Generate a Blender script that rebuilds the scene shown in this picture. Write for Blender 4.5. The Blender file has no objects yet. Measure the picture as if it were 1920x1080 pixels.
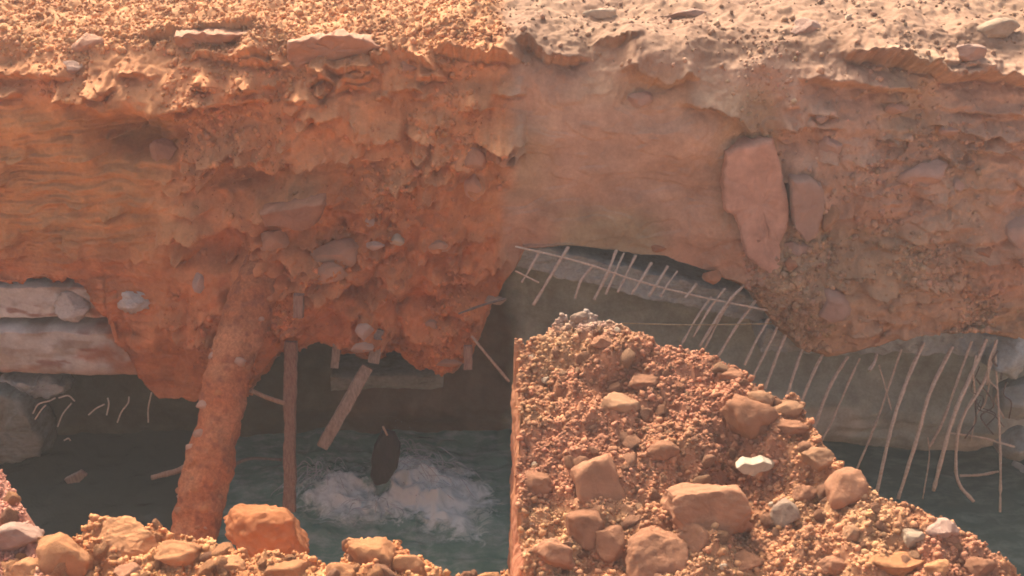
import bpy, math, random
import numpy as np
from mathutils import Vector, Matrix

# ------------------------------------------------------------------ camera, sky, sun, exposure
R = math.radians
sc = bpy.context.scene
C = sc.collection
CAMZ, PITCH, F = 4.6, R(30), 960 / math.tan(R(25))     # F in pixels of a 1920-wide frame
cd = bpy.data.cameras.new('camera')
cam = bpy.data.objects.new('camera', cd)
C.objects.link(cam)
cam.location = (0, 0, CAMZ)
cam.rotation_euler = (R(90) - PITCH, 0, 0)
cd.sensor_width = 36
cd.lens = 18 / math.tan(R(25))
cd.clip_start = 0.05
cd.clip_end = 400
cd.dof.use_dof = True
cd.dof.focus_distance = 5.6
cd.dof.aperture_fstop = 11
sc.camera = cam

SUN_EL, SUN_AZ = R(45), R(-24)        # azimuth from +Y towards +X
sdir = Vector((math.sin(SUN_AZ) * math.cos(SUN_EL), math.cos(SUN_AZ) * math.cos(SUN_EL), math.sin(SUN_EL)))
w = bpy.data.worlds.new('World')
sc.world = w
w.use_nodes = True
nt = w.node_tree
nt.nodes.clear()
sky = nt.nodes.new('ShaderNodeTexSky')
sky.sky_type = 'NISHITA'
sky.sun_disc = False
sky.sun_elevation = SUN_EL
sky.sun_rotation = SUN_AZ
sky.dust_density = 10.0
sky.air_density = 0.6
sky.ozone_density = 0.0
bgn = nt.nodes.new('ShaderNodeBackground')
bgn.inputs['Strength'].default_value = 0.15
outn = nt.nodes.new('ShaderNodeOutputWorld')
nt.links.new(sky.outputs[0], bgn.inputs[0])
nt.links.new(bgn.outputs[0], outn.inputs[0])
sl = bpy.data.lights.new('sun', 'SUN')
sl.energy = 2.0
sl.angle = R(3)
sl.color = (1.0, 0.93, 0.82)
so = bpy.data.objects.new('sun', sl)
C.objects.link(so)
so.rotation_euler = sdir.to_track_quat('Z', 'Y').to_euler()
so.location = (-3, 8, 12)
vs = sc.view_settings
vs.view_transform = 'Standard'
vs.look = 'None'
vs.gamma = 1
vs.use_curve_mapping = False
vs.exposure = 1.22
sc.render.film_transparent = False
sc.cycles.max_bounces = 6
sc.cycles.filter_width = 1.8

# ------------------------------------------------------------------ helpers
SP, CP = math.sin(PITCH), math.cos(PITCH)


def at(px, py, Y):
    u, v = (px - 960) / F, (540 - py) / F
    dy, dz = CP + v * SP, -SP + v * CP
    t = Y / dy
    return Vector((u * t, Y, CAMZ + dz * t))


def proj(P):
    x, y, z = P[..., 0], P[..., 1], P[..., 2] - CAMZ
    c = y * CP - z * SP
    v = y * SP + z * CP
    return 960 + F * x / c, 540 - F * v / c


def hsh(ix, iy, iz, seed):
    n = (ix * 374761393 + iy * 668265263 + iz * 2654435761 + seed * 974634777) & 0xffffffff
    n = ((n ^ (n >> 13)) * 1274126177) & 0xffffffff
    n = ((n ^ (n >> 16)) * 2246822519) & 0xffffffff
    return ((n ^ (n >> 15)) & 0xffffff) / float(0xffffff)


def vnoise(P, scale, seed=0):
    """smooth value noise in -1..1"""
    if np.isscalar(scale):
        scale = (scale,) * 3
    q = [P[..., k] * scale[k] for k in range(3)]
    i = [np.floor(a).astype(np.int64) for a in q]
    f = [a - b for a, b in zip(q, i)]
    f = [a * a * a * (a * (a * 6 - 15) + 10) for a in f]
    r = 0
    for dx in (0, 1):
        wx = f[0] if dx else 1 - f[0]
        for dy in (0, 1):
            wy = wx * (f[1] if dy else 1 - f[1])
            for dz in (0, 1):
                wz = wy * (f[2] if dz else 1 - f[2])
                r = r + wz * hsh(i[0] + dx, i[1] + dy, i[2] + dz, seed)
    return r * 2 - 1


def fbm(P, scale, octs=4, seed=0, gain=0.5):
    a, r = 1.0, 0
    s = np.array((scale,) * 3 if np.isscalar(scale) else scale, float)
    for o in range(octs):
        r = r + a * vnoise(P + 17.3 * o, s, seed + o)
        a *= gain
        s = s * 2.03
    return r


def cell(P, scale, seed=0):
    """worley F1 and the id value of the nearest cell"""
    q = P * scale
    i = np.floor(q).astype(np.int64)
    best = np.full(P.shape[:-1], 9.0)
    idv = np.zeros(P.shape[:-1])
    for dx in (-1, 0, 1):
        for dy in (-1, 0, 1):
            for dz in (-1, 0, 1):
                a, b, c = i[..., 0] + dx, i[..., 1] + dy, i[..., 2] + dz
                d = (a + hsh(a, b, c, seed) - q[..., 0]) ** 2 + (b + hsh(a, b, c, seed + 5) - q[..., 1]) ** 2 \
                    + (c + hsh(a, b, c, seed + 9) - q[..., 2]) ** 2
                m = d < best
                best = np.where(m, d, best)
                idv = np.where(m, hsh(a, b, c, seed + 13), idv)
    return np.sqrt(best), idv


def sstep(a, b, x):
    t = np.clip((x - a) / (b - a), 0, 1)
    return t * t * (3 - 2 * t)


def mesh_np(name, V, Fc, col=None, smooth=True):
    me = bpy.data.meshes.new(name)
    V = np.ascontiguousarray(V, np.float32).reshape(-1, 3)
    Fc = np.ascontiguousarray(Fc, np.int32)
    n, k = Fc.shape
    me.vertices.add(len(V))
    me.vertices.foreach_set('co', V.ravel())
    me.loops.add(n * k)
    me.loops.foreach_set('vertex_index', Fc.ravel())
    me.polygons.add(n)
    me.polygons.foreach_set('loop_start', np.arange(0, n * k, k, dtype=np.int32))
    me.polygons.foreach_set('loop_total', np.full(n, k, np.int32))
    me.update(calc_edges=True)
    me.polygons.foreach_set('use_smooth', np.full(n, smooth, bool))
    if col is not None:
        a = me.color_attributes.new('Col', 'FLOAT_COLOR', 'POINT')
        cc = np.ones((len(V), 4), np.float32)
        cc[:, :3] = np.asarray(col).reshape(-1, 3)
        a.data.foreach_set('color', cc.ravel())
    return me


def grid_faces(nr, nc):
    i = np.arange(nr * nc).reshape(nr, nc)
    return np.stack([i[:-1, :-1], i[:-1, 1:], i[1:, 1:], i[1:, :-1]], -1).reshape(-1, 4)


def link(name, me, mat, parent=None, label=None, cat=None, group=None, kind=None, loc=None):
    o = bpy.data.objects.new(name, me)
    C.objects.link(o)
    if me is not None and mat is not None:
        if len(me.materials) == 0:
            me.materials.append(mat)
    if loc is not None:
        o.location = loc
    if parent:
        o.parent = parent
    for k, v in (('label', label), ('category', cat), ('group', group), ('kind', kind)):
        if v:
            o[k] = v
    return o


# ------------------------------------------------------------------ materials
def new_mat(name):
    m = bpy.data.materials.new(name)
    m.use_nodes = True
    t = m.node_tree
    return m, t, t.nodes['Principled BSDF']


def N(t, typ, **kw):
    n = t.nodes.new(typ)
    for k, v in kw.items():
        setattr(n, k, v)
    return n


def mixc(t, fac, a, b, mode='MIX'):
    n = N(t, 'ShaderNodeMix', data_type='RGBA', blend_type=mode)
    for sock, v in ((n.inputs[0], fac), (n.inputs[6], a), (n.inputs[7], b)):
        if isinstance(v, bpy.types.NodeSocket):
            t.links.new(v, sock)
        elif isinstance(v, tuple):
            sock.default_value = (*v[:3], 1)
        else:
            sock.default_value = v
    return n.outputs[2]


def noise(t, scale, detail=4, rough=0.6, dims=None, vec=None):
    n = N(t, 'ShaderNodeTexNoise')
    n.inputs['Scale'].default_value = scale
    n.inputs['Detail'].default_value = detail
    n.inputs['Roughness'].default_value = rough
    tc = N(t, 'ShaderNodeTexCoord')
    if vec:
        mp = N(t, 'ShaderNodeMapping')
        mp.inputs['Scale'].default_value = vec
        t.links.new(tc.outputs['Object'], mp.inputs[0])
        t.links.new(mp.outputs[0], n.inputs['Vector'])
    else:
        t.links.new(tc.outputs['Object'], n.inputs['Vector'])
    return n.outputs['Fac']


def ramp(t, x, stops):
    n = N(t, 'ShaderNodeValToRGB')
    e = n.color_ramp.elements
    while len(e) < len(stops):
        e.new(0.5)
    for el, (p, c) in zip(e, stops):
        el.position = p
        el.color = (*c, 1) if len(c) == 3 else c
    t.links.new(x, n.inputs[0])
    return n.outputs[0]


def bump(t, bs, h, strength, dist):
    b = N(t, 'ShaderNodeBump')
    b.inputs['Strength'].default_value = strength
    b.inputs['Distance'].default_value = dist
    t.links.new(h, b.inputs['Height'])
    t.links.new(b.outputs[0], bs.inputs['Normal'])


def soil_mat(name, bumpd=0.006, speck=0.5, attr=True, base=(0.4, 0.16, 0.07)):
    m, t, bs = new_mat(name)
    if attr:
        a = N(t, 'ShaderNodeAttribute', attribute_name='Col')
        c = a.outputs['Color']
    else:
        c = mixc(t, 0.0, base, base)
    n1 = noise(t, 5, 6, 0.65)
    c = mixc(t, 1.0, c, ramp(t, n1, [(0.3, (0.72, 0.66, 0.62)), (0.7, (1.22, 1.2, 1.15))]), 'MULTIPLY')
    n2 = noise(t, 60, 4, 0.7)
    c = mixc(t, speck, c, ramp(t, n2, [(0.35, (0.68, 0.64, 0.6)), (0.65, (1.3, 1.3, 1.28))]), 'MULTIPLY')
    t.links.new(c, bs.inputs['Base Color'])
    bs.inputs['Roughness'].default_value = 0.93
    bs.inputs['Specular IOR Level'].default_value = 0.25
    bump(t, bs, noise(t, 85, 5, 0.7), 0.8, bumpd)
    return m


M_bank = soil_mat('bank_soil', 0.003, 0.22)
M_soil = soil_mat('loose_soil', 0.006, 0.4)


def clod_mat(name, base, var=0.25, pale=None):
    m, t, bs = new_mat(name)
    oi = N(t, 'ShaderNodeObjectInfo')
    n1 = noise(t, 7, 5, 0.65)
    c = mixc(t, 1.0, base, ramp(t, n1, [(0.3, (1 - var, 1 - var, 1 - var)), (0.7, (1 + var, 1 + var, 1 + var))]), 'MULTIPLY')
    c = mixc(t, 1.0, c, ramp(t, oi.outputs['Random'], [(0, (0.85, 0.82, 0.8)), (1, (1.15, 1.17, 1.2))]), 'MULTIPLY')
    if pale:
        c = mixc(t, ramp(t, noise(t, 13, 5, 0.7), [(0.52, (0, 0, 0)), (0.62, (1, 1, 1))]), c, pale)
    t.links.new(c, bs.inputs['Base Color'])
    bs.inputs['Roughness'].default_value = 0.92
    bs.inputs['Specular IOR Level'].default_value = 0.25
    bump(t, bs, noise(t, 32, 8, 0.78), 1.0, 0.012)
    return m


M_clodL = clod_mat('orange_clod', (0.45, 0.20, 0.082), 0.3)
M_clodW = clod_mat('wet_orange_clod', (0.40, 0.15, 0.055))
M_clodR = clod_mat('rust_clod', (0.34, 0.155, 0.078), 0.28)
M_clodP = clod_mat('pink_clod', (0.42, 0.26, 0.185), 0.15)
M_clodY = clod_mat('tan_clod', (0.37, 0.19, 0.095))
M_bankL = clod_mat('bank_clod', (0.42, 0.215, 0.125), 0.15)
M_white = clod_mat('white_stone', (0.46, 0.33, 0.215), 0.25)
M_grey = clod_mat('grey_stone', (0.34, 0.23, 0.155), 0.2)


def concrete_mat(name, base, stain, amt=0.5, dark=(0.1, 0.09, 0.07)):
    m, t, bs = new_mat(name)
    c = mixc(t, ramp(t, noise(t, 6, 6, 0.7, vec=(0.6, 1, 2.2)), [(amt - 0.06, (1, 1, 1)), (amt + 0.08, (0, 0, 0))]), base, stain)
    c = mixc(t, ramp(t, noise(t, 9, 6, 0.75, vec=(0.5, 1, 1.6)), [(0.56, (0, 0, 0)), (0.72, (0.8, 0.8, 0.8))]), c, dark)
    c = mixc(t, 0.6, c, ramp(t, noise(t, 45, 4, 0.7), [(0.3, (0.7, 0.7, 0.7)), (0.7, (1.25, 1.25, 1.25))]), 'MULTIPLY')
    t.links.new(c, bs.inputs['Base Color'])
    bs.inputs['Roughness'].default_value = 0.8
    bump(t, bs, noise(t, 40, 6, 0.7), 0.8, 0.006)
    return m


M_conc = concrete_mat('stained_concrete', (0.40, 0.31, 0.245), (0.33, 0.17, 0.10), 0.44, (0.16,0.11,0.08))
M_concG = concrete_mat('grey_concrete', (0.36, 0.39, 0.35), (0.31, 0.31, 0.255), 0.40, (0.2,0.175,0.14))
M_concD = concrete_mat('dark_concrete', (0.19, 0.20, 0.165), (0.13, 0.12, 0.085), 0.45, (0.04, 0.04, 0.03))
M_plaster = concrete_mat('pale_mortar', (0.46, 0.40, 0.33), (0.40, 0.29, 0.21), 0.40, (0.22, 0.16, 0.12))


def wood_mat(name, base, dark, sc_=(14, 14, 1.2)):
    m, t, bs = new_mat(name)
    c = mixc(t, ramp(t, noise(t, 6, 6, 0.7, vec=sc_), [(0.35, (0, 0, 0)), (0.65, (1, 1, 1))]), dark, base)
    t.links.new(c, bs.inputs['Base Color'])
    bs.inputs['Roughness'].default_value = 0.75
    bump(t, bs, noise(t, 12, 5, 0.7, vec=sc_), 0.5, 0.004)
    return m


M_wood = wood_mat('muddy_timber', (0.30, 0.18, 0.125), (0.17, 0.08, 0.05))
M_woodG = wood_mat('grey_timber', (0.30, 0.235, 0.18), (0.16, 0.11, 0.08))
M_stick = wood_mat('pale_stick', (0.42, 0.28, 0.19), (0.28, 0.15, 0.09))
M_wet = wood_mat('wet_dark_timber', (0.028, 0.02, 0.024), (0.012, 0.01, 0.012))
M_bar = wood_mat('dusty_rebar', (0.60, 0.50, 0.38), (0.42, 0.32, 0.23), (9, 9, 9))
M_barD = wood_mat('dark_rebar', (0.17, 0.13, 0.10), (0.10, 0.075, 0.06), (9, 9, 9))
M_string = wood_mat('straw_string', (0.45, 0.36, 0.2), (0.3, 0.22, 0.12), (9, 9, 9))
M_pipe = soil_mat('clay_caked_pipe', 0.012, 0.8)

# water
M_water, t, bs = new_mat('murky_water')
a = N(t, 'ShaderNodeAttribute', attribute_name='Col')
sep = N(t, 'ShaderNodeSeparateColor')
t.links.new(a.outputs['Color'], sep.inputs[0])
n1 = noise(t, 9, 7, 0.68, vec=(1, 1.3, 1))
n1.node.inputs['Distortion'].default_value = 1.1
mth = N(t, 'ShaderNodeMath', operation='ADD')
t.links.new(n1, mth.inputs[0])
t.links.new(sep.outputs[0], mth.inputs[1])
foam = ramp(t, mth.outputs[0], [(0.74, (0, 0, 0)), (0.98, (0.9, 0.9, 0.9))])
deep = mixc(t, sep.outputs[1], (0.055, 0.065, 0.05), (0.10, 0.20, 0.165))
streak = ramp(t, noise(t, 5, 6, 0.7, vec=(1, 2.2, 1)), [(0.46, (0, 0, 0)), (0.66, (0.8, 0.8, 0.8))])
mm = N(t, 'ShaderNodeMath', operation='MULTIPLY')
t.links.new(streak, mm.inputs[0])
t.links.new(sep.outputs[1], mm.inputs[1])
deep = mixc(t, mm.outputs[0], deep, (0.27, 0.33, 0.30))
t.links.new(mixc(t, foam, deep, (0.62, 0.69, 0.67)), bs.inputs['Base Color'])
t.links.new(mixc(t, foam, (0.16, 0.16, 0.16), (0.6, 0.6, 0.6)), bs.inputs['Roughness'])
bs.inputs['IOR'].default_value = 1.33
bump(t, bs, noise(t, 16, 5, 0.65), 0.5, 0.02)
M_spray, t, bs = new_mat('white_spray')
bs.inputs['Base Color'].default_value = (0.62, 0.68, 0.70, 1)
bs.inputs['Roughness'].default_value = 0.3
bs.inputs['Alpha'].default_value = 0.4

# ------------------------------------------------------------------ the far bank
# soil colours (right earths carry painted haze, right rim dimmed for weaker sun)
ORANGE = np.array((0.53, 0.245, 0.110)); RED = np.array((0.51, 0.185, 0.072)); TAN = np.array((0.49, 0.242, 0.095))
PINK = np.array((0.46, 0.29, 0.195)); OLIVE = np.array((0.36, 0.28, 0.165)); RUST = np.array((0.45, 0.235, 0.135))
SAND = np.array((0.50, 0.255, 0.120)); RIM_DIM = np.array((0.27, 0.160, 0.098)); MAUVE = np.array((0.42, 0.275, 0.175))


def lerp(a, b, k):
    return a + (b - a) * k[..., None]


BOTTOM = [(-700, 528), (-200, 530), (150, 532), (172, 548), (190, 585), (214, 600), (226, 645), (250, 668), (262, 705), (300, 738), (360, 745), (480, 735),
          (520, 672), (560, 655), (600, 640), (640, 655), (690, 668), (740, 655), (790, 690), (850, 695), (885, 665),
          (908, 600), (948, 530), (975, 468), (1060, 462), (1250, 485), (1340, 515), (1400, 548), (1440, 600),
          (1490, 650), (1550, 668), (1620, 655), (1700, 628), (1850, 622), (1920, 640), (2300, 650)]
YF = 5.42
bp = [at(x, y, YF) for x, y in BOTTOM]
bx, bz = np.array([p.x for p in bp]), np.array([p.z for p in bp])

xs = np.concatenate([-np.geomspace(40, 3.75, 26), np.linspace(-3.7, 3.7, 1100), np.geomspace(3.75, 40, 26)])
NX = len(xs)
zb = np.interp(xs, bx, bz)
zb = zb + (0.012 - 0.006 * np.sign(xs)) * vnoise(np.stack([xs, xs * 0, xs * 0], -1), 14, 4) + (0.008 - 0.006 * np.sign(xs)) * vnoise(np.stack([xs, xs * 0, xs * 0], -1), 45, 5)
zpad = np.pad(zb, 60, mode='edge')
ker = np.hanning(121)
zsm = np.convolve(zpad, ker / ker.sum(), 'valid')
rows = []
for y in np.linspace(60, 14, 6)[:-1]:
    rows.append((np.full(NX, y), np.full(NX, 2.86), 0))
for y in np.linspace(14, 7.4, 25)[:-1]:
    rows.append((np.full(NX, y), np.full(NX, 2.86), 0))
for y in np.linspace(7.4, 5.80, 125)[:-1]:
    rows.append((np.full(NX, y), np.full(NX, 2.86 - 0.03 * max(0, (6.3 - y))), 0))


def curve(k):                     # rounded lip 0..1 then face
    pts = [(5.80, 2.845), (5.70, 2.80), (5.60, 2.69), (5.54, 2.56), (5.50, 2.4)]
    q = k * (len(pts) - 1)
    i = min(int(q), len(pts) - 2)
    f = q - i
    return (pts[i][0] * (1 - f) + pts[i + 1][0] * f, pts[i][1] * (1 - f) + pts[i + 1][1] * f)


for k in np.linspace(0, 1, 90)[:-1]:
    y, z = curve(k)
    rows.append((np.full(NX, y), np.full(NX, z), 1))
for k in np.linspace(0, 1, 215)[:-1]:
    z = 2.4 + (zsm - 2.4) * k + (zb - zsm) * k ** 4
    y = 5.50 - (2.4 - z) * 0.075
    rows.append((y, z, 2))
ye, ze = rows[-1][0], rows[-1][1]
for k in np.linspace(0, 1, 26):
    rows.append((ye + 0.05 * math.sin(k * 3) * 0 + 0.75 * k ** 1.2, ze - 0.02 * math.sin(k * math.pi) + 0.12 * k, 3))
NR = len(rows)
P = np.zeros((NR, NX, 3))
P[..., 0] = xs[None]
for i, (y, z, _) in enumerate(rows):
    P[i, :, 1] = y
    P[i, :, 2] = z
zone = np.array([r[2] for r in rows])[:, None] * np.ones((1, NX))
du = np.gradient(P, axis=1)
dv = np.gradient(P, axis=0)
Nn = np.cross(du, dv)
Nn /= np.linalg.norm(Nn, axis=-1, keepdims=True) + 1e-9
# soften normals over the lip and make them point outwards
Nn *= np.where(Nn[..., 2:3] * 0.5 - Nn[..., 1:2] < 0, -1, 1)
kpad = 12
Z = np.pad(Nn, ((kpad, kpad), (0, 0), (0, 0)), mode='edge')
Nn = sum(Z[k:k + NR] for k in range(2 * kpad + 1)) / (2 * kpad + 1)
Nn /= np.linalg.norm(Nn, axis=-1, keepdims=True) + 1e-9
px, py = proj(P)
right = sstep(-22, 22, px - 960 + 26 * vnoise(P, 3.5, 77) + 12 * vnoise(P, 11, 78))      # right-hand view's earth, haze put into its colour

top = 1 - sstep(60 - 30 * right, 130 - 45 * right, py + 18 * vnoise(P, 3, 21))        # gravelly plateau
faceL = (1 - right)
# area masks
strata = (1 - right) * (1 - sstep(250, 400, px + 40 * vnoise(P, 4, 9))) * sstep(170, 230, py)
mud = right * (1 - sstep(1290, 1420, px + 30 * vnoise(P, 4, 8))) * sstep(120, 190, py + 20 * vnoise(P, 4, 10))
ramps = (1 - right) * sstep(350, 450, px) * sstep(150, 300, py)

def terr(q, k, sharp=0.22):
    q = q * k
    return (np.floor(q) + sstep(0, sharp, q - np.floor(q))) / k


WP0 = P + 0.05 * vnoise(P, 4, 150)[..., None]
d = 0.05 * vnoise(P, 1.3, 1) + 0.035 * vnoise(P, 2.9, 2)
big = vnoise(P, 6, 3)
c1, id1 = cell(P + 0.05 * np.stack([vnoise(P, 7, 31), vnoise(P, 7, 32), vnoise(P, 7, 33)], -1), 6.5, 3)
c2, id2 = cell(P + 0.02 * np.stack([vnoise(P, 16, 34), vnoise(P, 16, 35), vnoise(P, 16, 36)], -1), 17, 6)
rough = (0.22 + 0.78 * sstep(0.0, 0.5, vnoise(P, 2.6, 11))) * (0.45 + 0.55 * sstep(250, 480, py)) * (1 - 0.80 * strata) * (1 - 0.93 * mud) * (1 - 0.25 * right) * (1 + 0.9 * (1 - right) * sstep(380, 480, px) * sstep(400, 470, py))
d += 0.022 * big * (1 - 0.6 * mud)
d += rough * (0.045 * (id1 - 0.5) + 0.05 * (0.5 - c1)) * sstep(1, 2, zone + 0.5)
d += rough * (0.020 * (id2 - 0.5) + 0.022 * (0.5 - c2))
d += 0.009 * vnoise(P, 24, 12) * (1 - 0.6 * mud)
d += mud * (0.018 * terr(fbm(WP0, (2.5, 2.5, 6), 3, 151), 2.0, 0.3) + 0.012 * vnoise(P, 7, 152))
d += 0.0045 * vnoise(P, 60, 13) * (1 - 0.8 * mud)
def terr(q, k, sharp=0.22):
    q = q * k
    return (np.floor(q) + sstep(0, sharp, q - np.floor(q))) / k


WP = P + 0.03 * np.stack([vnoise(P, 6, 131), vnoise(P, 6, 132), vnoise(P, 6, 133)], -1)
tq = fbm(WP, (3.4, 3.4, 3.8), 3, 135, 0.5)
d += (0.35 + 0.65 * rough) * 0.075 * terr(tq, 2.2, 0.16) * (1 - 0.9 * mud) * (1 - 0.7 * strata) * sstep(140, 230, py)
tq2 = fbm(WP, (8, 8, 12), 3, 139, 0.55)
d += rough * 0.030 * terr(tq2, 2.2, 0.2) * sstep(110, 180, py)
# strata scrapes: long and thin horizontally
st = fbm(WP + 0.02 * vnoise(P, 2.0, 45)[..., None], (2.2, 8, 30), 3, 41, 0.65)
d += strata * (0.012 * sstep(-0.05, 0.2, st) + 0.008 * st + 0.03 * vnoise(P, (3, 3, 7), 43) + 0.02 * terr(fbm(P, (3, 3, 10), 3, 44), 2.5))
d += right * sstep(1500, 1700, px) * 0.014 * fbm(P, (2.5, 6, 24), 2, 47)
# gravel relief of the plateau
d += top * (1 - 0.5 * right) * (0.016 * vnoise(P, 22, 51) + 0.012 * vnoise(P, 45, 52) + 0.02 * vnoise(P, 9, 53)) * (zone < 1.5)


def ledge(poly, amp, fall=35, soft=3.0, ends=25, rag=5):
    amp = amp * 1.7
    """earth that swells out towards a ragged line and breaks off under it"""
    global d
    pxs, pys = np.array([p[0] for p in poly]), np.array([p[1] for p in poly])
    m = (px > pxs[0] - ends) & (px < pxs[-1] + ends) & (py > pys.min() - fall * 3.5 - 20) & (py < pys.max() + 40) & (zone > 0) & (zone < 3)
    if not m.any():
        return
    X, Y, Q = px[m], py[m], P[m]
    Y = Y + rag * vnoise(Q, 22, int(pxs[0])) + 0.5 * rag * vnoise(Q, 60, 3)
    yl = np.interp(X, pxs, pys)
    e = sstep(pxs[0] - ends, pxs[0] + ends * 0.4, X) * (1 - sstep(pxs[-1] - ends * 0.4, pxs[-1] + ends, X))
    up = np.exp(-np.maximum(yl - Y, 0) / fall)
    d[m] += amp * e * up * (1 - sstep(0, soft, Y - yl))
    d[m] -= 0.45 * amp * e * sstep(0, soft, Y - yl) * np.exp(-np.maximum(Y - yl, 0) / (0.35 * fall + 4))


def lump(cx, cy, rx, ry, amp, p=1.0):
    global d
    m = (abs(px - cx) < rx * 2.6) & (abs(py - cy) < ry * 2.6) & (zone < 3)
    X = (px[m] - cx) / rx
    Y = (py[m] - cy) / ry
    q = np.sqrt(X * X + Y * Y) * (1 + 0.18 * vnoise(P[m], 13, int(cx)))
    d[m] += amp * np.exp(-q ** (2 * p))


# left view
ledge([(-60, 140), (60, 147), (130, 150)], 0.045, 30)
ledge([(120, 188), (190, 200), (240, 214), (290, 216), (345, 203), (420, 196), (490, 190)], 0.07, 60, 4)
lump(262, 258, 92, 42, -0.30, 2.2)
lump(215, 260, 40, 50, -0.05, 1.8)
lump(300, 262, 28, 40, 0.03, 2)
ledge([(285, 70), (330, 64), (470, 66)], 0.03, 20)
ledge([(378, 112), (440, 118), (500, 112)], 0.04, 26)
ledge([(455, 300), (490, 322), (512, 326), (535, 300)], 0.06, 45)
ledge([(555, 318), (600, 300), (640, 290), (720, 292)], 0.05, 40)
ledge([(340, 398), (365, 400), (385, 390)], 0.04, 25)
ledge([(380, 345), (430, 300), (460, 296)], 0.05, 30)
ledge([(360, 440), (400, 428), (440, 420), (490, 425)], 0.05, 30)
lump(428, 456, 44, 30, -0.16, 1.8)
lump(455, 330, 44, 20, -0.08, 1.8)
ledge([(485, 400), (540, 392), (605, 376)], 0.09, 35, 4)
lump(650, 345, 30, 25, -0.05, 1.4)
ledge([(690, 470), (720, 475)], 0.04, 20)
ledge([(770, 110), (810, 132)], 0.05, 20, 3, 12)
ledge([(830, 106), (900, 112), (960, 116)], 0.07, 22)
lump(890, 150, 60, 26, -0.05, 1.4)
ledge([(800, 462), (830, 458), (860, 440)], 0.04, 22)
ledge([(810, 515), (850, 528), (900, 515), (935, 497)], 0.05, 25)
ledge([(560, 210), (610, 235), (640, 245)], 0.03, 26)
ledge([(740, 345), (790, 318)], 0.02, 25)
lump(800, 560, 42, 14, -0.09, 1.4)
lump(850, 590, 18, 12, -0.06, 1.4)
lump(770, 215, 14, 55, -0.05, 1.4)
lump(865, 365, 10, 40, -0.04, 1.4)
lump(420, 560, 120, 90, 0.10)
lump(570, 520, 90, 60, 0.06)
lump(800, 640, 90, 50, 0.09, 1.3)
lump(460, 640, 60, 60, 0.05)
lump(600, 210, 120, 55, 0.05)
lump(120, 300, 120, 80, -0.01)
for (x, y, a_, b_, h_) in [(470, 500, 34, 26, 0.05), (520, 560, 30, 30, 0.06), (600, 560, 40, 26, 0.07), (660, 540, 34, 26, -0.06), (560, 500, 24, 16, -0.05), (640, 590, 30, 20, -0.05),
                           (700, 560, 30, 30, 0.05), (760, 520, 30, 18, 0.05), (730, 600, 36, 20, -0.05), (870, 540, 30, 16, -0.06), (440, 520, 16, 34, -0.06), (620, 620, 40, 24, 0.05),
                           (350, 560, 22, 30, -0.05), (310, 620, 40, 40, 0.04), (520, 620, 20, 30, -0.05), (850, 560, 36, 14, 0.05), (500, 345, 60, 24, -0.05), (600, 440, 40, 20, -0.04)]:
    lump(x, y, a_, b_, h_, 1.4)
ledge([(540, 470), (590, 500), (640, 490)], 0.06, 24)
ledge([(570, 520), (610, 532), (650, 520)], 0.07, 24)
ledge([(500, 590), (540, 600), (580, 590)], 0.06, 24)
ledge([(690, 625), (740, 618), (790, 628), (840, 618)], 0.05, 28)
# right view
ledge([(985, 86), (1010, 108), (1040, 118), (1085, 112)], 0.05, 40)
ledge([(1180, 140), (1215, 155), (1250, 162), (1290, 150)], 0.06, 55)
ledge([(1290, 195), (1340, 205), (1385, 222), (1405, 248)], 0.05, 45)
ledge([(1130, 84), (1180, 88)], 0.03, 25)
ledge([(1260, 35), (1330, 40), (1420, 28)], 0.02, 20)
ledge([(1590, 112), (1680, 125), (1780, 145), (1860, 145), (1940, 160)], 0.085, 28, 4)
ledge([(1520, 150), (1580, 158), (1650, 168), (1700, 172)], 0.06, 40, 6, 40)
ledge([(1800, 205), (1870, 212), (1940, 216)], 0.035, 30)
ledge([(1760, 236), (1830, 250), (1940, 266)], 0.045, 30)
ledge([(1820, 275), (1880, 285), (1940, 300)], 0.03, 25)
ledge([(1800, 470), (1850, 480), (1890, 470)], 0.05, 30)
ledge([(1470, 240), (1500, 232), (1560, 240)], 0.04, 30)
lump(1495, 265, 45, 30, -0.05, 1.4)
lump(1470, 400, 22, 90, -0.06, 1.6)
lump(1700, 560, 260, 100, 0.12)
lump(1760, 415, 90, 60, 0.02)
lump(1230, 110, 70, 40, 0.05, 1.3)
lump(1600, 185, 80, 25, -0.03)
# many short random breaks
rr = random.Random(5)
for k in range(280):
    lx = rr.choice([rr.uniform(-80, 960), rr.uniform(330, 960), rr.uniform(1430, 2000)])
    ly = rr.uniform(120, 640)
    if 960 < lx < 1430:
        continue
    L = rr.uniform(12, 55)
    ledge([(lx, ly + rr.uniform(-6, 6)), (lx + L / 2, ly + rr.uniform(-4, 8)), (lx + L, ly + rr.uniform(-8, 6))],
          rr.uniform(0.018, 0.06) * (0.6 if lx > 960 else 1), rr.uniform(10, 30), 2.5, rr.uniform(5, 14), 4)
d *= np.where(zone == 3, 0.5, 1)
d[:30] *= 0.3
Pb = P + Nn * d[..., None]
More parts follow.
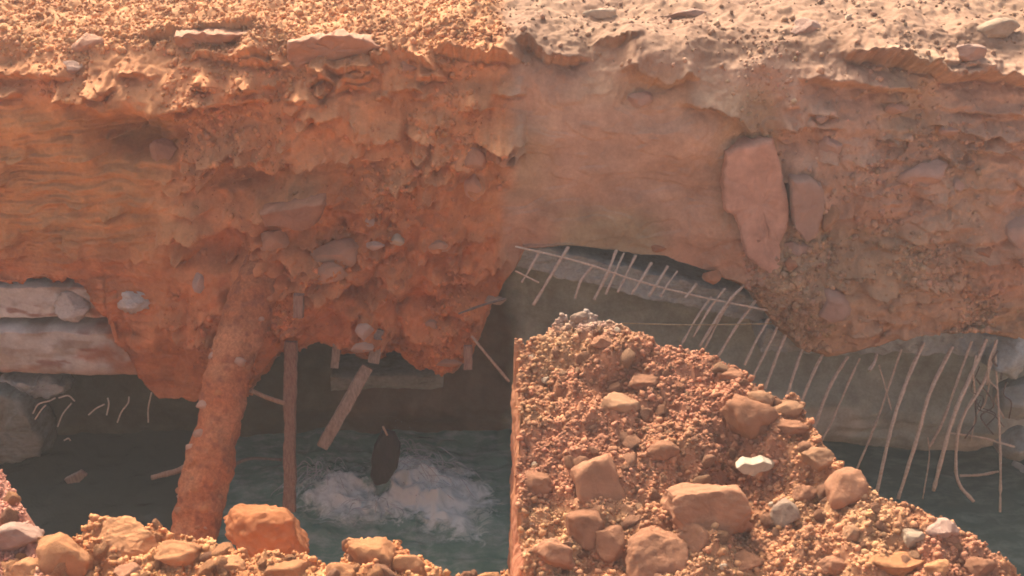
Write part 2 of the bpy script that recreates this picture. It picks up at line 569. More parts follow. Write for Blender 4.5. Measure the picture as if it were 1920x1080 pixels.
# colour of the earths, with haze mixed into the right ones
col = lerp(np.broadcast_to(ORANGE, P.shape), RED, (1 - right) * sstep(330, 470, py + 60 * vnoise(P, 2.5, 61)))
col = lerp(col, TAN, strata * 0.9)
col = lerp(col, RED, strata * sstep(420, 520, py + 20 * vnoise(P, 3, 62)))
col = lerp(col, SAND, (1 - right) * top)
rc = lerp(np.broadcast_to(PINK, P.shape), RUST, sstep(330, 520, py + 50 * vnoise(P, 2.5, 63)))
rc = lerp(rc, OLIVE, mud * sstep(-0.5, 0.3, vnoise(P, 1.8, 64)) * 0.85)
rc = lerp(rc, MAUVE, mud * sstep(0.1, 0.7, vnoise(P, 1.4, 67)) * 0.7)
rc = lerp(rc, OLIVE * 1.1, (1 - mud) * 0.5 * sstep(0.1, 0.6, vnoise(P, 2.4, 66)))
rc = lerp(rc, RIM_DIM, (1 - sstep(90, 170, py + 14 * vnoise(P, 3, 29))) * 0.9)  # top band darkened in colour to imitate weaker sunlight on the right
col = lerp(col, rc, right)
link('embankment', mesh_np('embankment', Pb, grid_faces(NR, NX)[:, ::-1], col), M_bank, kind='structure')
bank_pts, bank_nrm, bank_px, bank_py, bank_zone, bank_right, bank_top, bank_mud, bank_str = Pb, Nn, px, py, zone, right, top, mud, strata
bank_col = col


bpx, bpy_ = proj(Pb)
def bank_hit(x, y):
    m = (abs(bpx - x) < 7) & (abs(bpy_ - y) < 7) & (bank_zone < 3)
    if not m.any():
        return at(x, y, 5.38)
    q = Pb[m]
    return Vector(q[np.argmin(q[:, 1])])


# ------------------------------------------------------------------ cavity wall under the bank
xw = np.concatenate([-np.geomspace(40, 3.85, 20), np.linspace(-3.8, 3.8, 440), np.geomspace(3.85, 40, 20)])
nx, nz = len(xw), 165
X, Zg = np.meshgrid(xw, np.linspace(1.9, -0.45, nz))
Q = np.stack([X, np.full_like(X, 5.98), Zg], -1)
qx, qy = proj(Q)
rt = sstep(-25, 25, qx - 958 + 14 * vnoise(Q, 6, 80))
dd = 0.05 * vnoise(Q, 1.5, 81) + 0.03 * vnoise(Q, 4, 82) + 0.014 * vnoise(Q, 12, 83) + 0.006 * vnoise(Q, 34, 84)
# wall colours: dark of the hollow painted in left, haze painted in right
# long water-worn shelf on the right, like the flank of a buried culvert
shelf = rt * np.exp(-((qy - (735 + 0.10 * (qx - 1240))) / 62.0) ** 4)
dd += shelf * (0.20 + 0.02 * vnoise(Q, (3, 1, 20), 88)) - 0.10 * rt * sstep(860, 900, qy)
dd += (1 - rt) * 0.10 * np.exp(-((qy - 755) / 30.0) ** 2) * sstep(480, 560, qx)
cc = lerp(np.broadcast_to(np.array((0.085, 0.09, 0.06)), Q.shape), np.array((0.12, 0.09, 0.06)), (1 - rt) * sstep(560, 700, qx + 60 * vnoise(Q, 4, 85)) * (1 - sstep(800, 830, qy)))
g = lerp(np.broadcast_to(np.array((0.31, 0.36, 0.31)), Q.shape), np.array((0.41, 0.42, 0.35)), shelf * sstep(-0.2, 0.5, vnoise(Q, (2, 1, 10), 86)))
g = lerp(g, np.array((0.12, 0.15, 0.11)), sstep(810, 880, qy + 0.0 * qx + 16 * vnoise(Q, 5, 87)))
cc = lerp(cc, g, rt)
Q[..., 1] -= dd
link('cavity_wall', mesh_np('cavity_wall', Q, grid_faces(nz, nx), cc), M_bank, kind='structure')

# ------------------------------------------------------------------ water
xw = np.concatenate([-np.geomspace(40, 3.7, 20), np.linspace(-3.65, 3.65, 560), np.geomspace(3.7, 40, 20)])
nx, ny = len(xw), 300
X, Yg = np.meshgrid(xw, np.linspace(3.0, 6.3, ny))
Q = np.stack([X, Yg, np.zeros_like(X)], -1)
qx, qy = proj(Q)
z = 0.016 * vnoise(Q, 4, 91) + 0.010 * vnoise(Q, 10, 92)


def blob(cx, cy, rx, ry, ang=0):
    a = math.radians(ang)
    u = (qx - cx) * math.cos(a) + (qy - cy) * math.sin(a)
    v = -(qx - cx) * math.sin(a) + (qy - cy) * math.cos(a)
    return np.exp(-((u / rx) ** 2 + (v / ry) ** 2))


ch = np.clip(blob(720, 925, 170, 70) + 0.9 * blob(800, 930, 70, 45, 45), 0, 1.3)
rid = 1 - abs(fbm(Q, (6, 6, 6), 4, 93))
z += ch * (0.055 * np.clip(rid, 0, 1) ** 2 + 0.022 * vnoise(Q, 20, 94))
fine = np.clip(1 - abs(fbm(Q, (13, 13, 13), 3, 191)), 0, 1)
z += 0.03 * np.clip(ch, 0, 1) * fine ** 3
z += (0.8 + 0.3 * vnoise(Q, 7, 199)) * (0.12 * blob(765, 905, 40, 30) + 0.07 * blob(815, 930, 46, 30) + 0.08 * blob(620, 925, 46, 30))
z += 0.03 * sstep(430, 560, qx) * (1 - sstep(950, 970, qx)) * abs(vnoise(Q, 7, 98))
fo = 0.30 * np.clip(ch, 0, 1) + 0.30 * blob(830, 960, 80, 24, 38) + 0.25 * blob(770, 905, 40, 34) + 0.18 * blob(620, 950, 50, 44)
dark = blob(712, 905, 26, 26)
fo = fo + 0.24 * blob(720, 945, 150, 46) + 0.28 * blob(890, 930, 80, 40, 30) + 0.18 * blob(880, 1010, 80, 26)
fo = fo * (1 - dark)
green = sstep(340, 470, qx) * (1 - sstep(945, 975, qx)) + 0.35 * sstep(970, 980, qx)
Q[..., 2] = z
colw = np.stack([np.clip(fo, 0, 1), np.clip(green, 0, 1), 0 * fo], -1)
link('water', mesh_np('water', Q, grid_faces(ny, nx)[:, ::-1], colw), M_water, kind='structure')

# ------------------------------------------------------------------ near ground: rubble edge on the left, spoil heap on the right
def ground_sheet(name, edge, zr, x0, x1, nx, ny, y0, y1, slope, seed, colf, lumpy, sideclip=None):
    E = []
    for (ex, ey), zz in zip(edge, zr):
        u, v = (ex - 960) / F, (540 - ey) / F
        tt = (zz - CAMZ) / (-SP + v * CP)
        E.append((u * tt, (CP + v * SP) * tt, zz))
    E = np.array(E)
    E = E[np.argsort(E[:, 0])]
    X, Yg = np.meshgrid(np.linspace(x0, x1, nx), np.linspace(y0, y1, ny))
    G = np.stack([X, Yg, np.zeros_like(X)], -1)
    ye = np.interp(X, E[:, 0], E[:, 1])
    ze = np.interp(X, E[:, 0], E[:, 2])
    ye = ye + 0.02 * vnoise(G, 14, seed + 1) + 0.012 * vnoise(G, 35, seed + 2)
    s = ye - Yg                                  # > 0 on the near side of the edge
    h = ze - np.clip(s, 0, 9) * slope
    n = 0.06 * vnoise(G, 3, seed + 3) * sstep(0, .5, s) + 0.05 * vnoise(G, 6.5, seed + 9) * sstep(0, .3, s)
    n = n + 0.035 * terr(fbm(G, 5, 3, seed + 20), 2.6, 0.3) * sstep(0, .15, s)
    c1_, i1_ = cell(G, 9, seed + 4)
    c2_, i2_ = cell(G, 22, seed + 5)
    n = n + lumpy * (0.05 * (0.45 - c1_) + 0.03 * (i1_ - 0.5) + 0.022 * (0.5 - c2_) + 0.012 * (i2_ - 0.5)
                     + 0.012 * vnoise(G, 30, seed + 6) + 0.006 * vnoise(G, 70, seed + 7))
    h = h + n
    # far side falls into the trench
    back = np.clip(-s, 0, 9)
    h = np.where(s < 0, h - 0.10 * (1 - np.exp(-back / 0.05)) - back * 2.6, h)
    h = np.maximum(h, -0.6)
    if sideclip is not None:
        k = sstep(sideclip[0], sideclip[1], X + 0.022 * vnoise(G + h[..., None], 8, seed + 8) + 0.012 * vnoise(G + h[..., None], 40, seed + 18))
        h = -0.6 + (h + 0.6) * k
    G[..., 2] = h
    gx, gy = proj(G)
    cl = colf(G, gx, gy, s)
    link(name, mesh_np(name, G, grid_faces(ny, nx)[:, ::-1], cl), M_soil, kind='structure')
    return G, gx, gy, s


EDGE_L = [(-500, 700), (-120, 760), (0, 884), (30, 935), (58, 996), (95, 1012), (150, 1004), (172, 978), (235, 968), (300, 980), (330, 1004), (400, 1010),
          (440, 1035), (560, 1046), (640, 1050), (652, 1012), (690, 1004), (750, 1024), (800, 1050), (830, 1074), (900, 1070),
          (955, 1066), (1100, 1066)]


def col_left(G, gx, gy, s):
    c = lerp(np.broadcast_to(np.array((0.49, 0.21, 0.085)), G.shape), np.array((0.54, 0.275, 0.12)), sstep(-0.3, 0.5, vnoise(G, 6, 71)))
    c = lerp(c, np.array((0.52, 0.25, 0.17)), 1 - sstep(60, 110, gx))
    return c


GL = ground_sheet('rubble_ground', EDGE_L, [1.75] * len(EDGE_L), -3.4, 0.012, 520, 330, 1.9, 4.7, 0.10, 200, col_left, 0.9, (-0.0, -0.02))

EDGE_R = [(967, 640), (1020, 622), (1058, 592), (1090, 580), (1150, 604), (1250, 640), (1330, 665), (1390, 688), (1425, 730),
          (1500, 752), (1530, 805), (1600, 890), (1680, 942), (1780, 975), (1830, 1012), (1890, 1052), (1925, 1078),
          (2050, 1160), (2300, 1300)]
ZR_R = [1.86, 1.88, 1.93, 1.95, 1.93, 1.9, 1.88, 1.86, 1.84, 1.82, 1.8, 1.76, 1.74, 1.72, 1.7, 1.68, 1.66, 1.6, 1.5]


def col_right(G, gx, gy, s):
    c = lerp(np.broadcast_to(np.array((0.42, 0.20, 0.10)), G.shape), np.array((0.46, 0.25, 0.125)), sstep(-0.3, 0.5, vnoise(G, 5, 72)))
    c = lerp(c, np.array((0.37, 0.165, 0.09)), sstep(0.0, 0.6, vnoise(G, 3, 73)))
    c = lerp(c, np.array((0.42, 0.34, 0.28)), np.exp(-((gx - 1090) / 80.0) ** 2 - ((gy - 585) / 32.0) ** 2))
    return c


GR = ground_sheet('spoil_heap', EDGE_R, ZR_R, -0.06, 3.0, 570, 520, 1.6, 4.75, 0.42, 300, col_right, 0.85, (0.012, 0.03))


# broken, crumbly cut face on the trench side of the heap
_G = GR[0]
ci = int(np.argmin(abs(_G[0, :, 0] - 0.045)))
yy = _G[:, ci, 1]
hh = _G[:, ci:ci + 3, 2].max(1)
kk = np.linspace(0, 1, 170) ** 1.1
S = np.zeros((len(kk), len(yy), 3))
S[..., 1] = yy[None]
S[..., 2] = hh[None] + (-0.62 - hh[None]) * kk[:, None]
Q3 = S.copy()
e1, e2 = cell(Q3, 9, 951), cell(Q3, 24, 955)
rel = 0.022 * vnoise(Q3, 4, 953) + 0.020 * (0.5 - e1[0]) + 0.014 * (e1[1] - 0.5) + 0.010 * (0.5 - e2[0]) + 0.005 * vnoise(Q3, 50, 957)
S[..., 0] = 0.054 - sstep(0, 0.06, kk)[:, None] * 0.045 - 0.8 * rel * sstep(0, 0.05, kk)[:, None] - 0.004 * (hh[None] - S[..., 2])
link('heap_face', mesh_np('heap_face', S, grid_faces(len(kk), len(yy))[:, ::-1], lerp(np.broadcast_to(np.array((0.42, 0.19, 0.095)), S.shape), np.array((0.36, 0.15, 0.08)), sstep(-0.3, 0.5, vnoise(Q3, 4, 959)))), M_soil, kind='structure')


def ground_hit(G, x, y):
    Gp, gx, gy, s = G
    m = (abs(gx - x) < 9) & (abs(gy - y) < 9) & (s > -0.08)
    if not m.any():
        k = np.argmin((gx - x) ** 2 + (gy - y) ** 2)
        return Vector(Gp.reshape(-1, 3)[k])
    q = Gp[m]
    dist = q[:, 0] ** 2 + q[:, 1] ** 2 + (q[:, 2] - CAMZ) ** 2
    return Vector(q[dist <= np.quantile(dist, 0.3)].mean(0))


# the near bank that the photographer stands on: one sheet running on to the horizon behind and beside
nbx = np.concatenate([-np.geomspace(60, 3.3, 14), [-2, -1, 0, 1, 2], np.geomspace(2.95, 60, 14)])
nby = np.concatenate([-np.geomspace(60, 0.5, 16), [0.2, 0.9, 1.5, 1.95, 2.6, 3.1]])
X, Yg = np.meshgrid(nbx, nby)
H = 1.30 + 0.25 * sstep(1.5, -1.5, Yg) + 0.06 * vnoise(np.stack([X, Yg, X * 0], -1), 1.1, 5)
inner = (X > -3.35) & (X < 3.0) & (Yg > 2.0)
H = np.where(inner, -0.5, H)
H = np.where(Yg > 3.0, -0.5, H)
H = np.where(inner, -0.5, H)
G0 = np.stack([X, Yg, H], -1)
link('near_bank', mesh_np('near_bank', G0, grid_faces(len(nby), len(nbx))[:, ::-1], np.broadcast_to(np.array((0.47, 0.25, 0.14)), G0.shape)), M_soil, kind='structure')


# ------------------------------------------------------------------ clods and stones
def ico(sub):
    import bmesh
    bm = bmesh.new()
    bmesh.ops.create_icosphere(bm, subdivisions=sub, radius=1)
    V = np.array([v.co[:] for v in bm.verts])
    Fc = np.array([[v.index for v in f.verts] for f in bm.faces])
    bm.free()
    return V, Fc


ICO = {k: ico(k) for k in (1, 2, 3, 4, 5)}


def clod_shape(seed, sub=4, planes=7, flat=0.62, rough=0.06, boxy=False):
    V, Fc = ICO[sub]
    r = np.random.RandomState(seed)
    V = V.copy()
    for k in range(planes):
        n = r.normal(size=3)
        if boxy and k < 6:
            n = np.eye(3)[k // 2] * (1 if k % 2 else -1) + r.normal(size=3) * 0.18
        n /= np.linalg.norm(n)
        o = flat + r.uniform(-0.08, 0.2)
        e = np.maximum(V @ n - o, 0)
        V -= n * e[:, None] * 0.93
    V = V + V * (0.12 * vnoise(V + seed, 1.4, seed)[:, None])
    off = V + seed * 3.1
    V = V * (1 + rough * (0.7 * vnoise(off, 3.2, seed + 1) + 0.6 * vnoise(off, 9, seed + 2) + 0.45 * vnoise(off, 20, seed + 3)))[:, None]
    V = V - (V.max(0) + V.min(0)) / 2
    return V / np.abs(V).max(0), Fc


VIEW = Matrix(((1, 0, 0), (0, CP, SP), (0, -SP, CP)))        # columns: right, forward, up of the view
BASIS = np.array([[1, 0, 0], [0, CP, -SP], [0, SP, CP]])     # rows: right, forward, up


def clod(name, pos, wpx, hpx, seed, mat, label, cat='clod', group=None, ang=0, planes=7, flat=0.62, rough=0.06,
         boxy=False, depth=None, sub=4, sink=0.0):
    V, Fc = clod_shape(seed, sub, planes, flat, rough, boxy)
    c = pos.y * CP - (pos.z - CAMZ) * SP
    w_, h_ = wpx * c / F / 2, hpx * c / F / 2
    dp = depth if depth else 0.5 * (w_ + h_) * 0.8
    a = math.radians(ang)
    u = V[:, 0] * w_
    v = V[:, 2] * h_
    uu, vv = u * math.cos(a) - v * math.sin(a), u * math.sin(a) + v * math.cos(a)
    L = uu[:, None] * BASIS[0] + (V[:, 1] * dp)[:, None] * BASIS[1] + vv[:, None] * BASIS[2]
    o = link(name, mesh_np(name, L, Fc), mat, label=label, cat=cat, group=group)
    o.location = pos + Vector(BASIS[1]) * (dp * sink)
    return o


def plate(name, poly, Y, thick, mat, label, cat='slab', group=None, tilt=0.0, seed=1, n=96, rough=0.012, hit=None):
    """a flat-faced slab of given outline with real thickness and a broken, slightly bulging face"""
    pts = [Vector((p[0], p[1])) for p in poly]
    per = [(pts[(i + 1) % len(pts)] - pts[i]).length for i in range(len(pts))]
    tot, out = sum(per), []
    for k in range(n):
        s_ = tot * k / n
        i = 0
        while s_ > per[i]:
            s_ -= per[i]
            i += 1
        out.append(pts[i].lerp(pts[(i + 1) % len(pts)], s_ / per[i]))
    cx = sum(p.x for p in out) / n
    cy = sum(p.y for p in out) / n
    W = np.array([at(p.x, p.y, Y - tilt * (p.y - cy) / 100.0)[:] for p in out])
    ctr = np.array(at(cx, cy, Y)[:])
    rings = []
    for r_, dep in ((0.85, 1.0), (0.97, 1.0), (1.0, 0.85), (1.02, 0.5), (1.0, 0.15), (0.975, 0.02), (0.92, 0), (0.8, 0), (0.65, 0), (0.5, 0), (0.35, 0), (0.2, 0), (0.07, 0)):
        q = ctr + (W - ctr) * r_
        q[:, 1] += dep * thick
        q[:, 2] -= dep * thick * 0.1
        rings.append(q)
    V = np.array(rings)
    nn = vnoise(V, 9, seed) + 0.5 * vnoise(V, 24, seed + 1) + 0.3 * vnoise(V, 60, seed + 2)
    V[..., 1] += rough * nn
    V[..., 0] += rough * 0.6 * vnoise(V, 45, seed + 8)
    V[..., 2] += rough * 0.6 * vnoise(V, 45, seed + 9)
    V[..., 2] += rough * 0.5 * vnoise(V, 20, seed + 4)
    V[..., 0] += rough * 0.5 * vnoise(V, 20, seed + 5)
    nr = len(rings)
    Vf = V.reshape(-1, 3) - ctr
    idx = np.arange(nr * n).reshape(nr, n)
    j = np.roll(idx, -1, 1)
    Fc = np.stack([idx[:-1], j[:-1], j[1:], idx[1:]], -1).reshape(-1, 4)
    me = bpy.data.meshes.new(name)
    faces = [tuple(f) for f in Fc] + [tuple(idx[-1]), tuple(idx[0][::-1])]
    me.from_pydata([tuple(v) for v in Vf], [], faces)
    me.polygons.foreach_set('use_smooth', [True] * len(me.polygons))
    o = link(name, me, mat, label=label, cat=cat, group=group)
    o.location = ctr
    return o


def sweep(name, pts, rad, mat, label=None, cat=None, group=None, ns=10, rect=None, rough=0.0, nscale=14, seg=24, seed=1,
          col=None, parent=None, up=None):
    """round (rad) or rectangular (rect = width, thickness) bar along a smoothed path"""
    pts = [Vector(p) for p in pts]
    if len(pts) == 2:
        path = [pts[0].lerp(pts[1], k / seg) for k in range(seg + 1)]
    else:
        path = []
        q = [pts[0] * 2 - pts[1]] + pts + [pts[-1] * 2 - pts[-2]]
        for i in range(1, len(q) - 2):
            for k in range(seg // (len(pts) - 1)):
                t_ = k / (seg // (len(pts) - 1))
                a_, b_, c_, d_ = q[i - 1], q[i], q[i + 1], q[i + 2]
                path.append(0.5 * ((2 * b_) + (c_ - a_) * t_ + (2 * a_ - 5 * b_ + 4 * c_ - d_) * t_ ** 2 + (3 * b_ - a_ - 3 * c_ + d_) * t_ ** 3))
        path.append(pts[-1])
    org = path[0].copy()
    if rect:
        hw, ht = rect[0] / 2, rect[1] / 2
        e = 0.12 * min(hw, ht) * 2
        sec = [(hw - e, ht), (0, ht), (-hw + e, ht), (-hw, ht - e), (-hw, -ht + e), (-hw + e, -ht), (0, -ht), (hw - e, -ht), (hw, -ht + e), (hw, ht - e)]
    else:
        sec = [(math.cos(2 * math.pi * k / ns), math.sin(2 * math.pi * k / ns)) for k in range(ns)]
    V = []
    upv = Vector(up) if up else Vector((0, -1, 0.2))
    for i, p in enumerate(path):
        tg = (path[min(i + 1, len(path) - 1)] - path[max(i - 1, 0)]).normalized()
        sx = tg.cross(upv)
        if sx.length < 1e-3:
            sx = Vector((1, 0, 0))
        sx.normalize()
        sy = sx.cross(tg).normalized()
        r_ = 1 if rect else (rad(i / (len(path) - 1)) if callable(rad) else rad)
        for a_, b_ in sec:
            V.append(p + sx * a_ * r_ + sy * b_ * r_)
    V = np.array([v[:] for v in V])
    m = len(sec)
    if rough:
        A = V.reshape(-1, m, 3)
        cen = A.mean(1, keepdims=True)
        dn = A - cen
        dn = dn / (np.linalg.norm(dn, axis=-1, keepdims=True) + 1e-9)
        A = A + dn * (rough * (vnoise(A, nscale, seed) + 0.5 * vnoise(A, nscale * 2.3, seed + 1) + 0.3 * vnoise(A, nscale * 5, seed + 2)))[..., None]
        V = A.reshape(-1, 3)
    world = V.copy()
    V = V - np.array(org[:])
    nr = len(path)
    idx = np.arange(nr * m).reshape(nr, m)
    j = np.roll(idx, -1, 1)
    Fc = np.stack([idx[:-1], j[:-1], j[1:], idx[1:]], -1).reshape(-1, 4)
    me = bpy.data.meshes.new(name)
    me.from_pydata([tuple(v) for v in V], [], [tuple(f) for f in Fc] + [tuple(idx[0][::-1]), tuple(idx[-1])])
    me.polygons.foreach_set('use_smooth', [not rect] * len(me.polygons))
    if col is not None:
        a_ = me.color_attributes.new('Col', 'FLOAT_COLOR', 'POINT')
        cc_ = np.ones((len(V), 4), np.float32)
        cc_[:, :3] = col(world)
        a_.data.foreach_set('color', cc_.ravel())
    o = link(name, me, mat, parent=parent, label=label, cat=cat, group=group)
    o.location = org if parent is None else org - parent.location
    return o


# --- slabs and clods of the bank, left view
plate('soil_slab', [(538, 82), (570, 76), (625, 66), (680, 72), (716, 88), (690, 104), (640, 112), (590, 124), (548, 126), (538, 108)],
      5.56, 0.14, M_bankL, 'flat slab of orange earth jutting from the bank rim on the left', 'earth slab', seed=3, tilt=-0.12, rough=0.02)
plate('soil_slab', [(325, 66), (380, 60), (470, 62), (498, 78), (490, 104), (430, 112), (370, 108), (330, 98)],
      5.68, 0.14, M_bankL, 'long thin earth slab lying along the rim under the gravel', 'earth slab', seed=5, tilt=-0.12, rough=0.02)
plate('soil_slab', [(486, 402), (540, 394), (604, 380), (603, 402), (590, 424), (565, 434), (535, 428), (495, 428)],
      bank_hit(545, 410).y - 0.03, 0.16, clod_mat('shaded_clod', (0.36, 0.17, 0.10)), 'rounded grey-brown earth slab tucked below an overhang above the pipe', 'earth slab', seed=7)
p = bank_hit(518, 446)
clod('clod', p, 56, 44, 21, M_bankL, 'small rounded clod directly under the tucked slab above the pipe', planes=8)
for (x, y, w_, h_, s_, m_, lab, cat_, pl) in [
        (620, 470, 95, 62, 22, M_bankL, 'broad crumbly clod bulging right of the pipe top', 'clod', 6),
        (612, 505, 64, 44, 24, M_bankL, 'knobbly clod sagging below the broad crumbly one', 'clod', 8),
        (137, 122, 46, 28, 25, M_clodP, 'pale flat stone on the gravel slope at far left of the rim', 'stone', 8),
        (162, 76, 66, 42, 26, M_bankL, 'brown lump at the rim above the pale flat stone', 'clod', 6),
        (745, 443, 28, 24, 27, M_white, 'whitish crumb of lime high on the bank right of the pipe', 'stone', 6),
        (703, 460, 36, 18, 28, M_clodP, 'pale chip beside the whitish crumb of lime', 'stone', 6),
        (698, 412, 18, 18, 29, M_clodP, 'tiny pink chip above the pale chip in the bank', 'stone', 6),
        (372, 522, 24, 44, 30, M_clodP, 'upright pale splinter of stone above the grey concrete ledge', 'stone', 7),
        (890, 290, 44, 44, 31, M_bankL, 'nubby clod high on the bank at its right end, left view', 'clod', 8),
        (893, 345, 34, 52, 32, M_bankL, 'upright clod just beneath the nubby one', 'clod', 8),
        (820, 455, 42, 24, 33, M_bankL, 'wedge-shaped flake sticking out of the red bank', 'clod', 9),
        (770, 120, 36, 26, 34, M_bankL, 'small clod at the crack in the right-hand rim of the orange bank', 'clod', 7),
        (683, 618, 36, 34, 36, M_clodP, 'pinkish stone wedged above the broken wooden batten', 'stone', 6),
        (675, 645, 46, 20, 37, M_clodP, 'flat pinkish stone under the wedged one by the batten', 'stone', 6),
        (812, 602, 26, 20, 38, M_bankL, 'round pellet of clay in the hollowed lower bank', 'clod', 7),
        (835, 675, 50, 18, 39, M_bankL, 'tan crust hanging from the bank bottom over the churning water', 'clod', 6),
        (555, 575, 26, 36, 40, M_bankL, 'blocky clod hanging right of the pipe head', 'clod', 9),
        (300, 285, 50, 66, 41, M_bankL, 'smooth upright clod in the shadowed hollow under the left overhang', 'clod', 8),
        (925, 555, 44, 22, 42, M_grey, 'grey stone wedged at the right end of the orange bank', 'stone', 7)]:
    clod('stone' if cat_ == 'stone' else 'clod', bank_hit(x, y), w_, h_, s_, m_, lab, cat_, planes=pl + 2, sink=0.4, rough=0.09)
# --- right view
M_sliver = clod_mat('pink_slab', (0.53, 0.285, 0.185), 0.22)
plate('leaning_slab', [(1360, 290), (1398, 270), (1452, 262), (1460, 300), (1472, 345), (1480, 385), (1478, 430), (1466, 462), (1464, 500),
                       (1455, 525), (1432, 508), (1400, 482), (1392, 448), (1380, 408), (1363, 402), (1358, 345)],
      bank_hit(1345, 400).y - 0.05, 0.2, M_sliver, 'tall leaning pink slab with a pointed foot in the middle of the dusty bank', 'earth slab', seed=11, tilt=0.03, rough=0.016)
plate('leaning_slab', [(1488, 342), (1520, 338), (1545, 350), (1545, 400), (1532, 448), (1512, 455), (1494, 430), (1486, 385)],
      bank_hit(1560, 440).y - 0.09, 0.2, M_clodP, 'smaller upright slab standing right beside the tall leaning one', 'earth slab', seed=12, rough=0.010)
for (x, y, w_, h_, s_, m_, lab, cat_, an) in [
        (1557, 403, 30, 52, 50, M_clodY, 'small tan stone leaning against the smaller upright slab', 'stone', -18),
        (1738, 318, 104, 48, 51, M_clodP, 'long oval stone half buried in the dusty bank, right side', 'stone', 6),
        (1797, 340, 30, 26, 52, M_clodP, 'little round stone at the tip of the long oval stone', 'stone', 0),
        (1577, 568, 74, 66, 53, M_clodP, 'round pink boulder near the lower edge of the dusty bank', 'boulder', -20),
        (1750, 490, 32, 32, 54, M_clodY, 'small round stone alone in the rust-red part of the bank', 'stone', 0),
        (1490, 458, 44, 34, 55, M_clodP, 'squat stone under the two upright slabs', 'stone', 10),
        (1480, 492, 30, 30, 56, M_clodR, 'brown pebble below the squat stone', 'stone', 0),
        (1680, 205, 46, 20, 57, M_clodP, 'flat stone showing under the hollow of the rim', 'stone', 0),
        (1912, 430, 46, 76, 58, M_clodP, 'large stone cut by the right edge of the view', 'stone', 0),
        (1128, 20, 74, 22, 59, M_white, 'pale cream stone on the rim of the muddy slope', 'stone', 6),
        (1288, 22, 84, 24, 60, M_clodP, 'flat pink stone on the gravel at the top of the dusty bank', 'stone', 4),
        (1588, 27, 22, 10, 61, M_white, 'thin bright chip lying tilted on the gravel top', 'stone', 40),
        (1868, 52, 110, 40, 62, M_white, 'cream-coloured slab of stone at the upper right corner', 'stone', 16),
        (1820, 92, 60, 34, 63, M_clodP, 'brown clod below the cream stone at the upper right', 'clod', 0),
        (1510, 48, 70, 44, 64, M_clodP, 'dusty lump rising from the gravel above the twin slabs', 'clod', 0),
        (1205, 180, 50, 30, 65, M_clodP, 'soft-edged lump on the muddy slope', 'clod', 0),
        (1560, 268, 46, 36, 66, M_clodP, 'knob of dry earth above right of the smaller slab', 'clod', 0),
        (1548, 228, 26, 20, 67, M_clodP, 'small chip above the knob of dry earth', 'clod', 0),
        (1335, 520, 36, 28, 68, M_clodR, 'reddish clod caught on the rebar mesh', 'clod', 0),
        (1230, 470, 30, 16, 69, M_clodR, 'crumb at the bottom edge of the muddy slope', 'clod', 0),
        (1848, 465, 50, 26, 70, M_clodR, 'rust clod overhanging near the large cut stone', 'clod', 0),
        (1440, 340, 10, 10, 71, M_clodR, 'tiny crumb stuck on the tall leaning slab', 'clod', 0),
        (1775, 250, 40, 20, 72, M_clodP, 'thin flake in the layered earth under the rim', 'clod', 0)]:
    clod('boulder' if cat_ == 'boulder' else ('stone' if cat_ == 'stone' else 'clod'), bank_hit(x, y), w_, h_, s_, m_, lab, cat_, ang=an, planes=8, sink=0.3, rough=0.08)

# --- concrete ledges under the bank
def slab_sweep(name, px0, px1, pyf, Y, h, dep, mat, label, seed, rough=0.02, cat='concrete slab', colf=None):
    n_ = max(2, int((px1 - px0) / 60))
    pts = [at(px0 + (px1 - px0) * k / n_, pyf(px0 + (px1 - px0) * k / n_), Y) + Vector((0, dep / 2, 0)) for k in range(n_ + 1)]
    # dense rectangular section
    m_ = []
    nh, nd = 26, 5
    for k in range(nh):
        m_.append((-dep / 2, h / 2 - h * k / (nh - 1)))
    for k in range(1, nd):
        m_.append((-dep / 2 + dep * k / nd, -h / 2))
    for k in range(nh):
        m_.append((dep / 2, -h / 2 + h * k / (nh - 1)))
    for k in range(1, nd):
        m_.append((dep / 2 - dep * k / nd, h / 2))
    L = max(60, int((px1 - px0) / 3))
    xs_ = np.linspace(pts[0].x, pts[-1].x, L)
    ys_ = np.interp(xs_, [p.x for p in pts], [p.y for p in pts])
    zs_ = np.interp(xs_, [p.x for p in pts], [p.z for p in pts])
    V = np.array([[(x_, y_ + a_, z_ + b_) for a_, b_ in m_] for x_, y_, z_ in zip(xs_, ys_, zs_)])
    V[..., 1] += rough * (vnoise(V, 7, seed) + 0.6 * vnoise(V, 20, seed + 1) + 0.3 * vnoise(V, 50, seed + 2))
    V[..., 2] += rough * 0.6 * (vnoise(V, 6, seed + 3) + 0.6 * vnoise(V, 22, seed + 4))
    idx = np.arange(L * len(m_)).reshape(L, len(m_))
    j = np.roll(idx, -1, 1)
    Fc = np.stack([idx[:-1], idx[1:], j[1:], j[:-1]], -1).reshape(-1, 4)
    org = pts[0]
    me = bpy.data.meshes.new(name)
    me.from_pydata([tuple(v) for v in (V.reshape(-1, 3) - np.array(org[:]))], [], [tuple(f) for f in Fc] + [tuple(idx[0]), tuple(idx[-1][::-1])])
    if colf:
        a_ = me.color_attributes.new('Col', 'FLOAT_COLOR', 'POINT')
        cc_ = np.ones((len(me.vertices), 4), np.float32)
        cc_[:, :3] = colf(V.reshape(-1, 3))
        a_.data.foreach_set('color', cc_.ravel())
    me.polygons.foreach_set('use_smooth', [True] * len(me.polygons))
    o = link(name, me, mat, label=label, cat=cat)
    o.location = org
    return o


